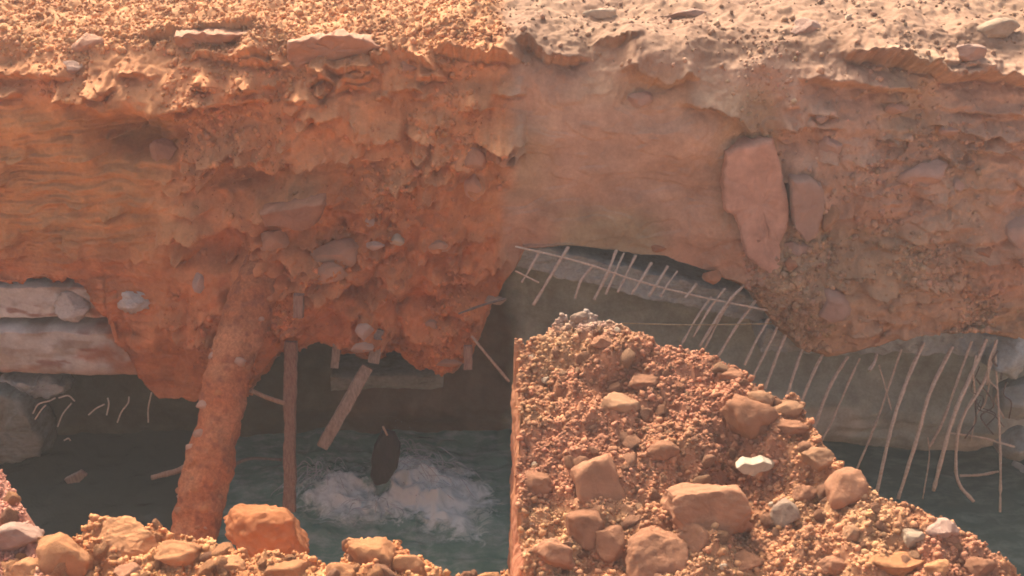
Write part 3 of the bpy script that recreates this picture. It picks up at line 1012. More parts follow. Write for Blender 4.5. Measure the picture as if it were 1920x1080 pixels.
def slab_col(Wd):
    x_, y_ = proj(Wd)
    c = lerp(np.broadcast_to(np.array((0.50, 0.48, 0.43)), Wd.shape), np.array((0.38, 0.32, 0.26)), sstep(-0.1, 0.5, fbm(Wd, (5, 5, 16), 3, 801)))
    c = lerp(c, np.array((0.26, 0.13, 0.10)), sstep(0.28, 0.5, fbm(Wd, (4, 4, 14), 3, 805)) * 0.8)
    c = lerp(c, np.array((0.40, 0.17, 0.09)), sstep(150, 230, x_ + 70 * fbm(Wd, 7, 3, 809)))
    c = lerp(c, np.array((0.36, 0.22, 0.14)), sstep(680, 700, y_ + 10 * vnoise(Wd, 9, 811)) * 0.6)
    return c


slab_sweep('concrete_slab', -260, 330, lambda x: 567, 5.50, 0.20, 0.5, M_bank, 'upper whitish concrete ledge under the layered orange bank', 401, 0.010, colf=slab_col)
slab_sweep('concrete_slab', -260, 400, lambda x: 660 + 0.02 * x, 5.46, 0.30, 0.5, M_bank, 'lower broad concrete ledge stained orange above the dark hollow', 411, 0.010, colf=slab_col)
clod('mortar_lump', at(242, 566, 5.34), 78, 46, 81, M_plaster, 'rounded grey-white lump of mortar at the end of the upper ledge', 'mortar lump', planes=5, rough=0.2, sink=0.4)
clod('mortar_lump', at(135, 575, 5.46), 70, 60, 82, M_plaster, 'ragged pale mortar patch on the face of the upper ledge', 'mortar lump', planes=5, rough=0.12, depth=0.05)
slab_sweep('concrete_slab', 1430, 2300, lambda x: 640 + 0.012 * (x - 1430), 5.50, 0.16, 0.5, M_concG, 'grey concrete slab edge under the dusty bank, right side', 421, 0.03)
slab_sweep('concrete_slab', 970, 1460, lambda x: 478 + 0.23 * (x - 970), 5.62, 0.16, 0.4, M_concG, 'sloping grey concrete strip behind the rebar mesh', 431, 0.02)
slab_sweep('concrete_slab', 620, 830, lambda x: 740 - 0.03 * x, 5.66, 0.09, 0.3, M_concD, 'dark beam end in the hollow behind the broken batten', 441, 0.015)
for (x, y, w_, h_, s_, lab) in [(1885, 655, 90, 110, 84, 'rough grey concrete chunk at the right edge under the bank'),
                                (1905, 745, 80, 90, 85, 'second grey concrete chunk below the first at the right edge'),
                                (1900, 830, 60, 70, 86, 'grey concrete remnant just above the water at the right edge'),
                                (1925, 930, 90, 130, 87, 'pale wet concrete stump rising from the dark water at the right edge')]:
    clod('concrete_chunk', at(x, y, 5.52), w_, h_, s_, M_concG, lab, 'concrete chunk', planes=7, rough=0.10, depth=0.2)
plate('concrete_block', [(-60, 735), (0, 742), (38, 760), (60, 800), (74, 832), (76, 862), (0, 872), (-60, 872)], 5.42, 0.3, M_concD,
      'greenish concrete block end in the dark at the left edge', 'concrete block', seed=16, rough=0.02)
plate('concrete_block', [(0, 712), (60, 716), (110, 724), (120, 740), (60, 752), (0, 745)], 5.56, 0.2, M_concG,
      'small grey broken concrete piece above the greenish block', 'concrete block', seed=17, rough=0.03)

# --- the clay-caked pipe
def pipe_col(Wd):
    a_ = np.broadcast_to(np.array((0.40, 0.135, 0.055)), Wd.shape)
    a_ = lerp(a_, np.array((0.43, 0.18, 0.085)), sstep(-0.2, 0.6, vnoise(Wd, 7, 501)))
    return lerp(a_, np.array((0.25, 0.085, 0.045)), 0.7 * sstep(0.3, 0.6, vnoise(Wd, 30, 502)))


pts = [at(352, 1045, 4.30), at(372, 960, 4.45), at(405, 815, 4.75), at(432, 690, 5.0), at(470, 570, 5.24), at(500, 500, 5.42)]
pipe = sweep('pipe', pts, lambda k: 0.121 + 0.005 * math.sin(9 * k) + 0.002 * math.sin(23 * k + 1), M_pipe, 'thick clay-caked pipe leaning from the rubble up into the bank', 'pipe',
             ns=72, rough=0.016, nscale=10, seg=200, seed=500, col=pipe_col)
rr = random.Random(8)
for k in range(34):
    f = rr.uniform(0.05, 0.9)
    q = f * (len(pts) - 1)
    i = min(int(q), len(pts) - 2)
    p = pts[i].lerp(pts[i + 1], q - i)
    an = rr.uniform(-1.2, 1.2)
    r_ = rr.choice([0.010, 0.014, 0.02, 0.028])
    V, Fc = clod_shape(600 + k, 2, 5, 0.65, 0.1)
    me = mesh_np('clay_crumb', V * r_ * np.array((1.3, 0.8, 1)), Fc)
    o = link('clay_crumb', me, rr.choice([M_clodR, M_clodW, M_clodP]), parent=pipe)
    o.location = p + Vector((math.sin(an) * 0.12, -math.cos(an) * 0.115, 0.03)) - pipe.location

# --- timbers
sweep('timber_post', [at(543, 958, 4.95), at(544, 800, 5.16), at(546, 640, 5.34)], 0, M_wood, 'upright muddy wooden post standing in the water right of the pipe',
      'wooden post', rect=(0.070, 0.05), rough=0.007, nscale=9, seg=60)
sweep('timber_batten', [at(604, 838, 5.05), at(690, 688, 5.22)], 0, M_woodG, 'slanting grey wooden batten, lower part of the broken strut', 'wooden batten',
      rect=(0.068, 0.035), rough=0.006, nscale=10)
sweep('timber_batten', [at(700, 680, 5.19), at(711, 618, 5.26)], 0, M_woodG, 'short upper stub of the broken strut under the bank', 'wooden batten',
      rect=(0.066, 0.035), rough=0.003)
sweep('timber_batten', [at(628, 690, 5.30), at(632, 640, 5.36)], 0, M_woodG, 'thin dark slat hanging between the post and the broken strut', 'wooden batten',
      rect=(0.045, 0.02), rough=0.003)
sweep('stick', [at(470, 732, 5.05), at(500, 745, 5.1), at(532, 756, 5.14)], 0.013, M_stick, 'pale stick jutting sideways between pipe and post', 'stick', ns=8, rough=0.002)
sweep('timber_stub', [at(878, 692, 5.22), at(877, 648, 5.26)], 0, M_wood, 'short timber stub poking down from the bank over the water', 'timber stub',
      rect=(0.050, 0.03), rough=0.003)
sweep('timber_stub', [at(560, 594, 5.16), at(560, 552, 5.18)], 0, M_wood, 'square timber end set in the clay right of the pipe head', 'timber stub',
      rect=(0.055, 0.04), rough=0.003)
sweep('root', [at(884, 630, 5.24), at(915, 668, 5.18), at(955, 716, 5.10)], 0.008, M_stick, 'thin pale root stretched across the dark gap', 'root', ns=7, rough=0.002)
sweep('root', [at(860, 588, 5.28), at(905, 572, 5.26), at(948, 560, 5.3)], 0.007, M_barD, 'dark root lying along the lower bank above the gap', 'root', ns=7, rough=0.002)
sweep('driftwood', [at(285, 895, 5.32), at(330, 884, 5.32), at(352, 872, 5.32)], 0.018, M_stick, 'pale floating stick left of the pipe', 'driftwood', ns=8, rough=0.004)
sweep('driftwood', [at(436, 872, 5.5), at(470, 860, 5.52), at(528, 862, 5.5)], 0.011, M_barD, 'dark floating branch between pipe and post', 'driftwood', ns=8, rough=0.003)
plate('driftwood', [(120, 900), (150, 885), (162, 893), (148, 905), (126, 908)], 5.2, 0.03, M_woodG, 'small pointed floating board in the dark water at left', 'driftwood', seed=31, rough=0.003)
plate('wet_board', [(716, 812), (738, 818), (750, 845), (744, 880), (725, 908), (704, 912), (694, 895), (698, 850)], 5.12, 0.07, M_wet,
      'black wet board standing upright in the churning white water', 'board', seed=33, rough=0.006)
sweep('stick', [at(718, 800, 5.05), at(726, 816, 5.05)], 0.006, M_stick, 'short pale twig above the black wet board', 'stick', ns=7)

# --- rebars, right view
G_BAR = 'bent rebars hanging out of the broken concrete on the right'
bars = [
    ([(1066, 462), (1040, 505), (1000, 572)], .0085, 'pale rebar of the mesh nearest the middle of the picture, slanting down left'),
    ([(1110, 500), (1090, 525), (1078, 560)], .006, 'short thin rebar, second along the mesh above the heap crest'),
    ([(1156, 468), (1140, 510), (1114, 562)], .008, 'rebar hanging right above the grey crest of the heap'),
    ([(1192, 478), (1172, 520), (1158, 548)], .007, 'rebar just right of the heap crest, fourth in the mesh'),
    ([(1222, 492), (1205, 520), (1184, 552)], .007, 'rebar in the dense bundle of the mesh, its left bar'),
    ([(1252, 498), (1236, 525), (1216, 556)], .007, 'rebar in the dense bundle of the mesh, its middle bar'),
    ([(1270, 508), (1254, 530), (1238, 556)], .006, 'rebar in the dense bundle of the mesh, its right bar'),
    ([(1306, 532), (1296, 545), (1284, 558)], .006, 'stubby rebar end beside the reddish clod on the mesh'),
    ([(1334, 556), (1310, 590), (1278, 645)], .006, 'faint rebar crossing the straw-coloured string, leftmost to do so'),
    ([(1402, 528), (1362, 570), (1312, 650)], .008, 'rebar starting beside the pointed foot of the leaning slab, its left neighbour'),
    ([(1420, 560), (1386, 605), (1346, 668)], .008, 'rebar directly under the pointed foot of the leaning slab'),
    ([(1442, 596), (1420, 635), (1396, 684)], .008, 'rebar at the right end of the straw-coloured string'),
    ([(1476, 622), (1458, 665), (1434, 728)], .009, 'first long rebar right of the string, over the tan clods'),
    ([(1510, 642), (1492, 690), (1474, 748)], .009, 'long rebar ending behind the two round clods on the heap edge'),
    ([(1550, 650), (1525, 700), (1500, 760)], .009, 'long rebar below the round pink boulder'),
    ([(1590, 668), (1556, 725), (1524, 808)], .009, 'rebar starting at the left end of the grey slab edge'),
    ([(1644, 664), (1640, 678), (1630, 694)], .009, 'stubby rebar hook under the grey slab edge'),
    ([(1732, 642), (1700, 715), (1672, 800), (1644, 922)], .0105, 'very long rebar, left one of the pair reaching down to the heap edge'),
    ([(1786, 650), (1744, 735), (1720, 820), (1684, 935)], .0105, 'very long rebar, right one of the pair reaching down to the heap edge'),
    ([(1850, 636), (1818, 710), (1785, 790), (1750, 920)], .0115, 'thick long rebar ending free above the water'),
    ([(1868, 640), (1848, 710), (1802, 790), (1792, 870), (1800, 910), (1826, 940)], .0095, 'long rebar bent back in a hook at its lower end'),
    ([(1866, 660), (1872, 760), (1876, 880), (1874, 990)], .0065, 'thin plumb-straight rebar near the right edge'),
    ([(1800, 892), (1838, 890), (1872, 884)], .007, 'short level rebar crossing to the plumb-straight one'),
    ([(1782, 812), (1838, 820), (1902, 838)], .006, 'thin level rebar reaching the concrete chunks at the right edge'),
    ([(1012, 470), (996, 500), (978, 530)], .006, 'rebar end at the seam side of the mesh, left of all the others'),
    ([(1170, 474), (1156, 505), (1136, 552)], .006, 'slim rebar between the bar over the grey crest and its right neighbour'),
    ([(1360, 540), (1330, 580), (1300, 632)], .006, 'slim rebar crossing the straw-coloured string, second from its left'),
    ([(1380, 548), (1352, 592), (1322, 652)], .006, 'slim rebar left of the one at the pointed foot'),
    ([(1458, 612), (1438, 655), (1412, 706)], .007, 'slim rebar between the string end and the tan clods'),
    ([(1612, 672), (1590, 720), (1560, 790), (1540, 828)], .006, 'slim rebar right of the one starting at the grey slab end'),
    ([(1690, 655), (1668, 720), (1640, 800), (1606, 880)], .006, 'faint slim rebar left of the very long pair'),
    ([(1822, 640), (1800, 700), (1768, 790), (1742, 840)], .007, 'slim rebar just left of the thick long one'),
    ([(1648, 684), (1660, 725), (1672, 770)], .005, 'hair-thin wire hanging behind the very long pair'),
    ([(1740, 820), (1742, 860), (1730, 935)], .005, 'hair-thin wire behind the thick long rebar'),
]
for k, (poly, r_, lab) in enumerate(bars):
    n_ = len(poly)
    Y0 = 5.40 if poly[0][0] > 1300 else 5.46
    deep_ = 0.22 if poly[-1][1] > 900 and len(poly) > 3 else 0.10
    P3 = [at(a_, b_, Y0 - deep_ * i / (n_ - 1)) for i, (a_, b_) in enumerate(poly)]
    sweep('rebar', P3, r_ * 1.08 if r_ > .0051 else 0.004, M_bar, lab, 'rebar', G_BAR, ns=8, rough=0.0025, nscale=26, seg=36, seed=700 + k)
for poly, r_, lab in [
        ([(966, 462), (1090, 492), (1200, 528), (1320, 558), (1440, 582)], .006, 'long sagging cross rebar tying the mesh together'),
        ([(966, 508), (1010, 530)], .005, 'short cross wire at the end of the mesh nearest the middle')]:
    sweep('cross_rebar', [at(a_, b_, 5.36) for a_, b_ in poly], r_, M_bar, lab, 'rebar', ns=8, rough=0.001, seg=32)
sweep('string', [at(1165, 606, 5.30), at(1300, 609, 5.30), at(1448, 607, 5.34)], 0.0035, M_string, 'taut straw-coloured string behind the heap crest', 'string', ns=6)
rr = random.Random(12)
tg_ = None
for k in range(11):
    x0_, y0_ = 1838 + rr.uniform(-10, 50), 640 + rr.uniform(-10, 120)
    q = [at(x0_, y0_, 5.36)]
    for j_ in range(3):
        x0_ += rr.uniform(-26, 34)
        y0_ += rr.uniform(10, 48)
        q.append(at(x0_, y0_, 5.36 + rr.uniform(-0.05, 0.03)))
    o = sweep('wire', q, rr.uniform(0.003, 0.006), M_barD if k % 3 else M_bar, None, None, ns=6, parent=tg_, seg=18)
    if tg_ is None:
        tg_ = o
        tg_.name = 'wire_tangle'
        tg_['label'] = 'tangle of dark twisted wires in front of the grey concrete chunks'
        tg_['category'] = 'wire tangle'
# --- small hooks, left view
for k, (poly, lab) in enumerate([
        ([(62, 775), (72, 758), (92, 752), (104, 746)], 'leftmost curled rebar hook below the lower ledge'),
        ([(66, 786), (78, 768), (86, 760)], 'tiny rebar curl against the small grey concrete piece'),
        ([(108, 800), (118, 776), (134, 756)], 'rebar hook with a straight tail, second along the lower ledge'),
        ([(110, 746), (128, 742), (140, 752)], 'loop of wire just under the lower ledge'),
        ([(166, 778), (180, 766), (196, 758)], 'slanting rebar hook in the middle of the ledge row'),
        ([(220, 792), (228, 772), (240, 756), (242, 744)], 'longer rebar hook right of the middle of the ledge row'),
        ([(200, 778), (204, 758), (202, 746)], 'short upright rebar stub in the ledge row'),
        ([(278, 792), (278, 765), (284, 736)], 'straight rebar stub nearest the pipe'),
        ([(120, 826), (128, 822), (132, 826)], 'stray wire end low in the dark hollow')]):
    sweep('rebar_hook', [at(a_, b_, 5.42 + 0.01 * i) for i, (a_, b_) in enumerate(poly)], 0.0045, M_bar, lab, 'rebar hook', 'small rebar hooks under the left ledge', ns=7, seg=18)

# --- rocks of the near left rubble
for (x, y, w_, h_, s_, m_, lab, bx_, dy) in [
        (118, 1046, 108, 96, 101, M_clodL, 'pale orange angular boulder in the near left rubble', 0, 0),
        (235, 1010, 130, 84, 102, M_clodL, 'big crumbly lump right of the angular boulder', 0, 0),
        (330, 1040, 90, 56, 103, M_clodL, 'rough clod in front of the pipe foot', 0, 0),
        (692, 1046, 96, 82, 104, M_clodL, 'bright orange crumbly rock on the rubble edge below the splash', 0, 0),
        (765, 1060, 80, 60, 105, M_clodL, 'smaller bright rock beside the crumbly orange one', 0, 0),
        (640, 1072, 60, 40, 106, M_clodL, 'low sunlit clod left of the bright crumbly rock', 0, 0),
        (30, 1010, 90, 60, 107, M_clodP, 'pinkish broken clod in the lower left corner', 0, 0),
        (40, 1070, 80, 50, 108, M_clodL, 'rounded clod at the bottom left under the pinkish one', 0, 0),
        (430, 1060, 80, 44, 109, M_clodL, 'sandy clod in front of the smooth orange rock', 0, 0),
        (540, 1070, 90, 40, 110, M_clodL, 'flat sandy clod right of the post foot', 0, 0),
        (912, 1076, 50, 26, 111, M_clodL, 'small bright clod alone on the edge near the picture middle', 0, 0),
        (245, 1070, 70, 40, 112, M_clodR, 'brownish clod at the bottom below the big crumbly lump', 0, 0)]:
    clod('rock', ground_hit(GL, x, y), w_, h_, s_, m_, lab, 'rock', planes=8, rough=0.10, sub=5 if w_ > 125 else 4, sink=0.15)
clod('rock', at(497, 1003, 3.75), 168, 112, 120, M_clodW, 'large smooth wet-orange rock at the foot of the post', 'rock', planes=6, flat=0.72, rough=0.09, sub=5, ang=-6)

# --- rocks of the spoil heap
HR = [(1166, 757, 84, 50, 130, M_clodY, 'flat tan stone high on the spoil heap', 'stone', 0),
      (1402, 790, 108, 84, 131, M_clodR, 'big smooth rust boulder near the heap edge', 'boulder', -12),
      (1430, 745, 52, 36, 132, M_clodY, 'tan clod on the heap edge above the rust boulder', 'clod', 0),
      (1476, 765, 66, 46, 133, M_clodY, 'round knobbly tan clod perched on the heap edge', 'clod', 0),
      (1486, 800, 72, 30, 134, M_clodR, 'flat clod under the knobbly tan one', 'clod', -8),
      (1125, 905, 104, 104, 135, M_clodR, 'angular rust block on the left half of the heap', 'boulder', 15),
      (1332, 942, 176, 96, 136, M_clodR, 'largest broad boulder in the middle of the heap', 'boulder', -6),
      (1236, 1040, 128, 118, 137, M_clodR, 'tall block at the bottom middle of the heap', 'boulder', 0),
      (1145, 1020, 66, 66, 138, M_clodR, 'rust block left of the tall bottom block', 'boulder', 10),
      (1095, 985, 74, 74, 139, M_clodR, 'dull block below the angular rust block', 'boulder', 0),
      (1305, 1005, 72, 60, 140, M_clodR, 'sloping block behind the tall bottom block', 'boulder', -30),
      (1474, 965, 58, 56, 141, M_grey, 'greyish stone right of the largest boulder', 'stone', 20),
      (1588, 912, 78, 76, 142, M_clodR, 'reddish-tan boulder on the heap edge by the dark water', 'boulder', 0),
      (1530, 862, 66, 48, 143, M_clodY, 'tan clod on the edge above the reddish-tan boulder', 'clod', 0),
      (1712, 1012, 44, 42, 144, M_white, 'whitish round stone near the lower right of the heap', 'stone', 0),
      (1768, 990, 64, 44, 145, M_clodP, 'pinkish rock on the edge right of the whitish stone', 'rock', 0),
      (1594, 1000, 38, 36, 146, M_clodY, 'small pale tan stone left of the whitish stone', 'stone', 20),
      (1680, 1064, 110, 50, 147, M_clodL, 'broad orange clod at the bottom right', 'clod', 0),
      (1760, 1062, 60, 40, 148, M_clodL, 'orange clod beside the broad bottom-right one', 'clod', 0),
      (1845, 1062, 66, 40, 149, M_clodR, 'last clod of the heap edge in the lower right corner', 'clod', 0),
      (1130, 640, 50, 26, 150, M_clodR, 'low clod on the grey heap crest', 'clod', 0),
      (1085, 592, 38, 26, 151, M_grey, 'grey clod topping the heap crest', 'clod', 0),
      (1375, 700, 56, 36, 152, M_clodR, 'clod on the edge beneath the string end', 'clod', 0),
      (1210, 715, 60, 34, 153, M_clodR, 'reddish clod right above the flat tan stone', 'clod', 0),
      (1010, 905, 60, 50, 154, M_clodR, 'dark clod at the left border of the heap, mid height', 'clod', 0),
      (1040, 1040, 80, 60, 155, M_clodR, 'dull clod in the lower left corner of the heap', 'clod', 0),
      (1560, 1060, 66, 40, 156, M_clodR, 'low reddish clod at the bottom right of the largest boulder', 'clod', 0),
      (1400, 1050, 70, 46, 157, M_clodR, 'dusky clod at the bottom right of the tall block', 'clod', 0),
      (1245, 850, 64, 42, 158, M_clodR, 'rounded clod between flat tan stone and largest boulder', 'clod', 0),
      (1510, 925, 50, 40, 159, M_clodR, 'rust clod above the greyish stone', 'clod', 0)]
for (x, y, w_, h_, s_, m_, lab, cat_, an) in HR:
    bxy = s_ in (135, 136, 137, 138, 139, 142)
    clod(cat_, ground_hit(GR, x, y), w_, h_, s_, m_, lab, cat_, ang=an, planes=9 if bxy else 7, boxy=bxy, flat=0.66 if bxy else 0.62,
         rough=0.07 if bxy else 0.11, sub=5 if w_ > 125 else 4, sink=0.1)
plate('white_stone', [(1382, 878), (1396, 868), (1412, 871), (1432, 865), (1450, 872), (1444, 882), (1426, 885), (1412, 893), (1394, 888)],
      ground_hit(GR, 1412, 885).y - 0.06, 0.05, clod_mat('cream_stone', (0.52, 0.40, 0.27), 0.2), 'bright cream flat stone lying above the largest boulder', 'stone', seed=41, n=60, rough=0.004)
for (x, y, s_, lab) in [(1022, 712, 160, 'bright chip standing near the left border of the heap'), (1448, 872, 161, 'small white chip beside the cream stone'),
                        (996, 668, 162, 'pale chip on the top left slope of the heap'), (1160, 615, 163, 'pale chip right of the heap crest'),
                        (1448, 870, 164, 'white crumb touching the cream stone'), (1445, 945, 165, 'pale pebble by the greyish stone'),
                        (1000, 870, 166, 'lone white pebble low at the left border of the heap'), (1352, 1060, 167, 'white pebble near the bottom middle')]:
    clod('pebble', ground_hit(GR, x, y), 16, 14, s_, M_white, lab, 'pebble', planes=6, sub=3)

# --- medium clods (individuals nothing tells apart), shared meshes
rr = random.Random(3)
lib = []
for k in range(14):
    V, Fc = clod_shape(900 + k, 3, 8, 0.62, 0.17)
    lib.append((V, Fc))
meshes = {}


def lib_clod(k, mat):
    key = (k, mat.name)
    if key not in meshes:
        V, Fc = lib[k]
        me = mesh_np('clod_shape', V, Fc)
        me.materials.append(mat)
        meshes[key] = me
    return meshes[key]


KIND = {'orange_clod': 'orange', 'rust_clod': 'rust-brown', 'pink_clod': 'dusty pink', 'tan_clod': 'tan'}


def scatter_clods(G, n_, rng, smin, smax, mats, label, group, cond):
    Gp, gx, gy, s = G
    ok = np.argwhere(cond(gx, gy, s))
    for _ in range(n_):
        i, j = ok[rng.randrange(len(ok))]
        r_ = smin * (smax / smin) ** (rng.random() ** 1.7)
        o = bpy.data.objects.new('clod', lib_clod(rng.randrange(len(lib)), rng.choice(mats)))
        C.objects.link(o)
        o.location = Vector(Gp[i, j]) + Vector((0, 0, r_ * 0.05))
        o.rotation_euler = (rng.uniform(0, 6), rng.uniform(0, 6), rng.uniform(0, 6))
        o.scale = (r_ * rng.uniform(0.8, 1.3), r_ * rng.uniform(0.8, 1.2), r_ * rng.uniform(0.6, 1.0))
        kind_ = KIND[o.data.materials[0].name]
        size_ = 'pebble-sized' if r_ < 0.022 else ('fist-sized' if r_ > 0.036 else 'small')
        x_, y_, s_ = gx[i, j], gy[i, j], s[i, j]
        if G is GR:
            where = 'on the trench-side edge of the spoil heap' if s_ < 0.12 else ('on the upper slope of the spoil heap' if y_ < 800 else
                    ('at the foot of the spoil heap, near the tall block' if y_ > 960 else 'halfway down the spoil heap, around its largest boulder'))
        else:
            where = 'in the sunlit rubble left of the pipe foot' if x_ < 340 else ('in the rubble in front of the smooth orange rock' if x_ < 620 else
                    'on the rubble edge below the splash')
        o['label'] = '%s %s clod %s' % (size_, kind_, where)
        o['category'] = 'clod'
        o['group'] = '%s %s clods %s' % (size_, kind_, where)


scatter_clods(GR, 200, rr, 0.012, 0.040, [M_clodR, M_clodR, M_clodR, M_clodR, M_clodY], 'small rust-brown clod lying loose among the gravel of the spoil heap', 'small clods on the spoil heap',
              lambda gx, gy, s: (s > 0.02) & (gy < 1100) & (gx > 970) & (gx < 1930))
scatter_clods(GL, 60, rr, 0.018, 0.045, [M_clodL, M_clodL, M_clodL, M_clodR], 'small orange clod in the sunlit rubble at the bottom left', 'small clods of the near left rubble',
              lambda gx, gy, s: (s > 0.0) & (gy < 1100) & (gx > -20) & (gx < 950))


# --- gravel and crumbs: uncountable, one mesh each
def crumbs(name, pos, rad, cols, seed, sub=1):
    r = np.random.RandomState(seed)
    V0, F0 = ICO[sub]
    n_ = len(pos)
    T = []
    for k in range(24):
        v = V0 * (1 + 0.27 * r.normal(size=(len(V0), 1)).clip(-1.5, 1.5))
        q = np.linalg.qr(r.normal(size=(3, 3)))[0]
        T.append((v * r.uniform(0.8, 1.15, 3)) @ q)
    T = np.array(T)
    ti = r.randint(0, 24, n_)
    V = T[ti] * rad[:, None, None] + pos[:, None]
    Fc = (F0[None] + (np.arange(n_) * len(V0))[:, None, None]).reshape(-1, 3)
    cl = np.repeat(cols, len(V0), 0)
    link(name, mesh_np(name, V, Fc, cl), M_crumb, kind='stuff')


M_crumb = soil_mat('gravel_crumbs', 0.003, 0.5)
rs = np.random.RandomState(4)


def pick(mask, n_, wgt=None):
    ok = np.argwhere(mask)
    if wgt is not None:
        p = wgt[mask]
        p = p / p.sum()
        return ok[rs.choice(len(ok), n_, p=p)]
    return ok[rs.randint(0, len(ok), n_)]


def vary(c, n_, amt=0.25):
    return np.clip(c * (1 + amt * rs.normal(size=(n_, 1)).clip(-1.6, 2.2)) * (1 + 0.03 * rs.normal(size=(n_, 3))), 0.02, 0.9)


# heap
Gp, gx, gy, s = GR
n_ = 17000
ij = pick((s > -0.05) & (gy < 1150) & (gy > 540) & (gx > 966) & (gx < 2000), n_)
rad = 0.0034 * (1 + rs.exponential(0.85, n_).clip(0, 4.0))
base = Gp[ij[:, 0], ij[:, 1]] + np.array((0, 0, 0.3)) * rad[:, None]
cb = col_right(base, *proj(base), 0)
crumbs('gravel', base, rad, vary(cb, n_, 0.2), 1)
# left rubble
Gp, gx, gy, s = GL
n_ = 6500
ij = pick((s > -0.05) & (gy < 1150) & (gx > -60) & (gx < 955), n_)
rad = 0.0033 * (1 + rs.exponential(0.85, n_).clip(0, 4.0))
base = Gp[ij[:, 0], ij[:, 1]] + np.array((0, 0, 0.3)) * rad[:, None]
crumbs('gravel', base, rad, vary(col_left(base, *proj(base), 0) , n_, 0.13), 2)
# plateau gravel
m = (bank_zone < 2) & (bank_py > -60) & (bank_py < 135) & (abs(bank_pts[..., 0]) < 3.5) & (bank_top > 0.25)
n_ = 11000
ij = pick(m, n_, (0.10 + (1 - bank_right)) * bank_top)
rad = 0.0052 * (1 + rs.exponential(0.7, n_).clip(0, 3))
base = bank_pts[ij[:, 0], ij[:, 1]] + np.array((0, 0, 0.3)) * rad[:, None]
crumbs('gravel', base, rad, vary(bank_col[ij[:, 0], ij[:, 1]], n_, 0.12), 3)
# crumbs stuck in the face of the bank, lower left-centre and right
m = (bank_zone == 2) | (bank_zone == 1)
m &= (bank_mud < 0.2) & (bank_str < 0.3) & (abs(bank_pts[..., 0]) < 3.5)
wv = sstep(-0.1, 0.6, vnoise(P, 3, 99)) * (1 - 0.5 * bank_right) * (0.4 + 1.2 * sstep(400, 520, bank_py)) + 0.05
n_ = 7500
ij = pick(m, n_, wv)
rad = 0.005 * (1 + rs.exponential(0.9, n_).clip(0, 3.5))
base = bank_pts[ij[:, 0], ij[:, 1]] + bank_nrm[ij[:, 0], ij[:, 1]] * rad[:, None] * 0.2
crumbs('bank_crumbs', base, rad, vary(bank_col[ij[:, 0], ij[:, 1]], n_, 0.12), 4)

# --- spray and thin sheets of water thrown up beside the black board
V_, F_, off = [], [], 0
NS, SEG = 5, 14


def water_pt(x, y):
    v = (540 - y) / F
    tt = -CAMZ / (-SP + v * CP)
    return np.array(((x - 960) / F * tt, (CP + v * SP) * tt, 0.0))


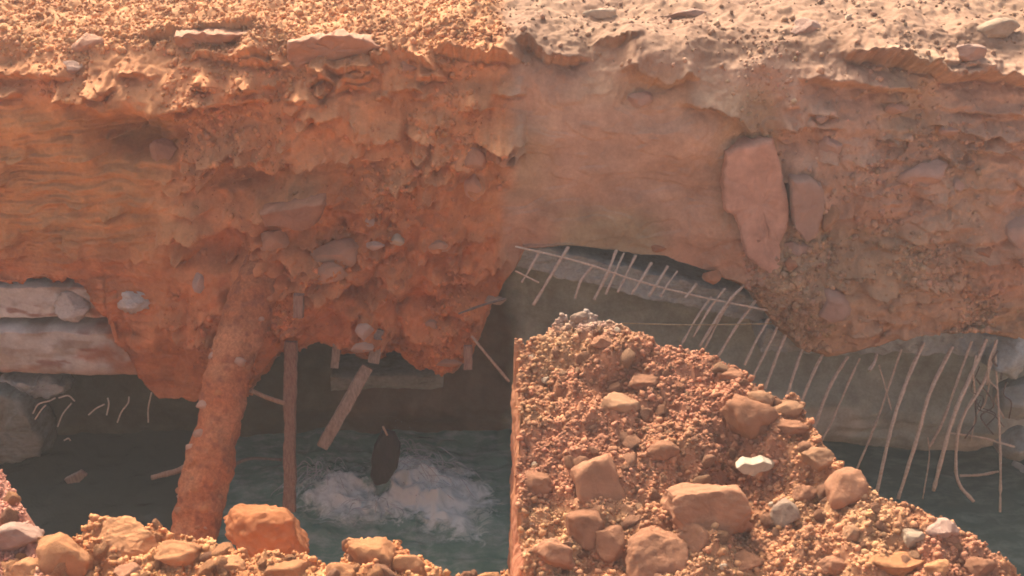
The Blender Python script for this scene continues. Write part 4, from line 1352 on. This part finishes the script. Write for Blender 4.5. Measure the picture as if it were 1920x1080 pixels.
jets = [((752, 888), 46, (0.25, 0.9), 0.30), ((775, 905), 40, (0.3, 1.0), 0.20), ((618, 905), 40, (-0.8, 0.5), 0.20), ((700, 950), 30, (-0.9, 0.6), 0.09)]
for (cx_, cy_), cnt, (va, vb), hmax in jets:
    for _ in range(cnt):
        p0 = water_pt(cx_ + 16 * rs.normal(), cy_ + 8 * rs.normal())
        vx, vy = rs.uniform(va, vb) * 0.55, -rs.uniform(0.0, 0.5) * 0.6
        top_h = hmax * rs.uniform(0.25, 1.0)
        T = rs.uniform(0.5, 1.0)
        a0, a1 = sorted(rs.uniform(0, 1, 2))
        if a1 - a0 < 0.2:
            a1 = min(1, a0 + 0.3)
        tt_ = np.linspace(a0, a1, SEG)
        path = p0 + np.stack([vx * tt_ * T, vy * tt_ * T, 4 * top_h * tt_ * (1 - tt_) + 0.02], -1)
        path += 0.016 * np.stack([vnoise(path, 12, 5), vnoise(path, 12, 6), vnoise(path, 12, 7)], -1) + rs.normal(size=3) * 0.004
        r0 = rs.uniform(0.0008, 0.0028) * (0.4 + np.sin(np.linspace(0.05, math.pi - 0.05, SEG)))
        ang_ = 2 * math.pi * np.arange(NS) / NS
        ring = np.stack([np.cos(ang_), 0.35 * np.sin(ang_), 0.9 * np.sin(ang_)], -1)
        V_.append((path[:, None] + ring[None] * r0[:, None, None]).reshape(-1, 3))
        idx = np.arange(SEG * NS).reshape(SEG, NS) + off
        j = np.roll(idx, -1, 1)
        F_.append(np.stack([idx[:-1], j[:-1], j[1:], idx[1:]], -1).reshape(-1, 4))
        off += SEG * NS
link('water_jets', mesh_np('water_jets', np.concatenate(V_), np.concatenate(F_)), M_spray, kind='stuff')
n_ = 1500
src = np.array([(752, 888, 40, 0.36), (800, 920, 46, 0.22), (618, 905, 44, 0.26)])[rs.randint(0, 3, n_)]
ax = src[:, 0] + src[:, 2] * rs.normal(size=n_) * 0.7
ay = src[:, 1] + 14 * rs.normal(size=n_) + 8
pos = np.array([water_pt(a_, b_) for a_, b_ in zip(ax, ay)])
pos[:, 2] = 0.02 + src[:, 3] * rs.rand(n_) ** 1.8 * np.exp(-((ax - src[:, 0]) / (src[:, 2] * 0.8)) ** 2)
rad = 0.0014 * (1 + rs.exponential(0.6, n_).clip(0, 2))
V0, F0 = ICO[1]
V = V0[None] * rad[:, None, None] + pos[:, None]
Fc = (F0[None] + (np.arange(n_) * len(V0))[:, None, None]).reshape(-1, 3)
link('spray', mesh_np('spray', V, Fc), M_spray, kind='stuff')

# --- the dusty air over the trench
import bmesh
bm = bmesh.new()
bmesh.ops.create_cube(bm, size=1)
bmesh.ops.scale(bm, vec=(140, 140, 6.9), verts=bm.verts)
bmesh.ops.translate(bm, vec=(0, 0, 1.45), verts=bm.verts)
hm = bpy.data.meshes.new('haze')
bm.to_mesh(hm)
bm.free()
M_haze = bpy.data.materials.new('dusty_air')
M_haze.use_nodes = True
t = M_haze.node_tree
t.nodes.clear()
vo = t.nodes.new('ShaderNodeVolumePrincipled')
vo.inputs['Color'].default_value = (0.92, 0.88, 0.82, 1)
vo.inputs['Density'].default_value = 0.0065
mo = t.nodes.new('ShaderNodeOutputMaterial')
t.links.new(vo.outputs[0], mo.inputs['Volume'])
link('haze', hm, M_haze, kind='stuff')
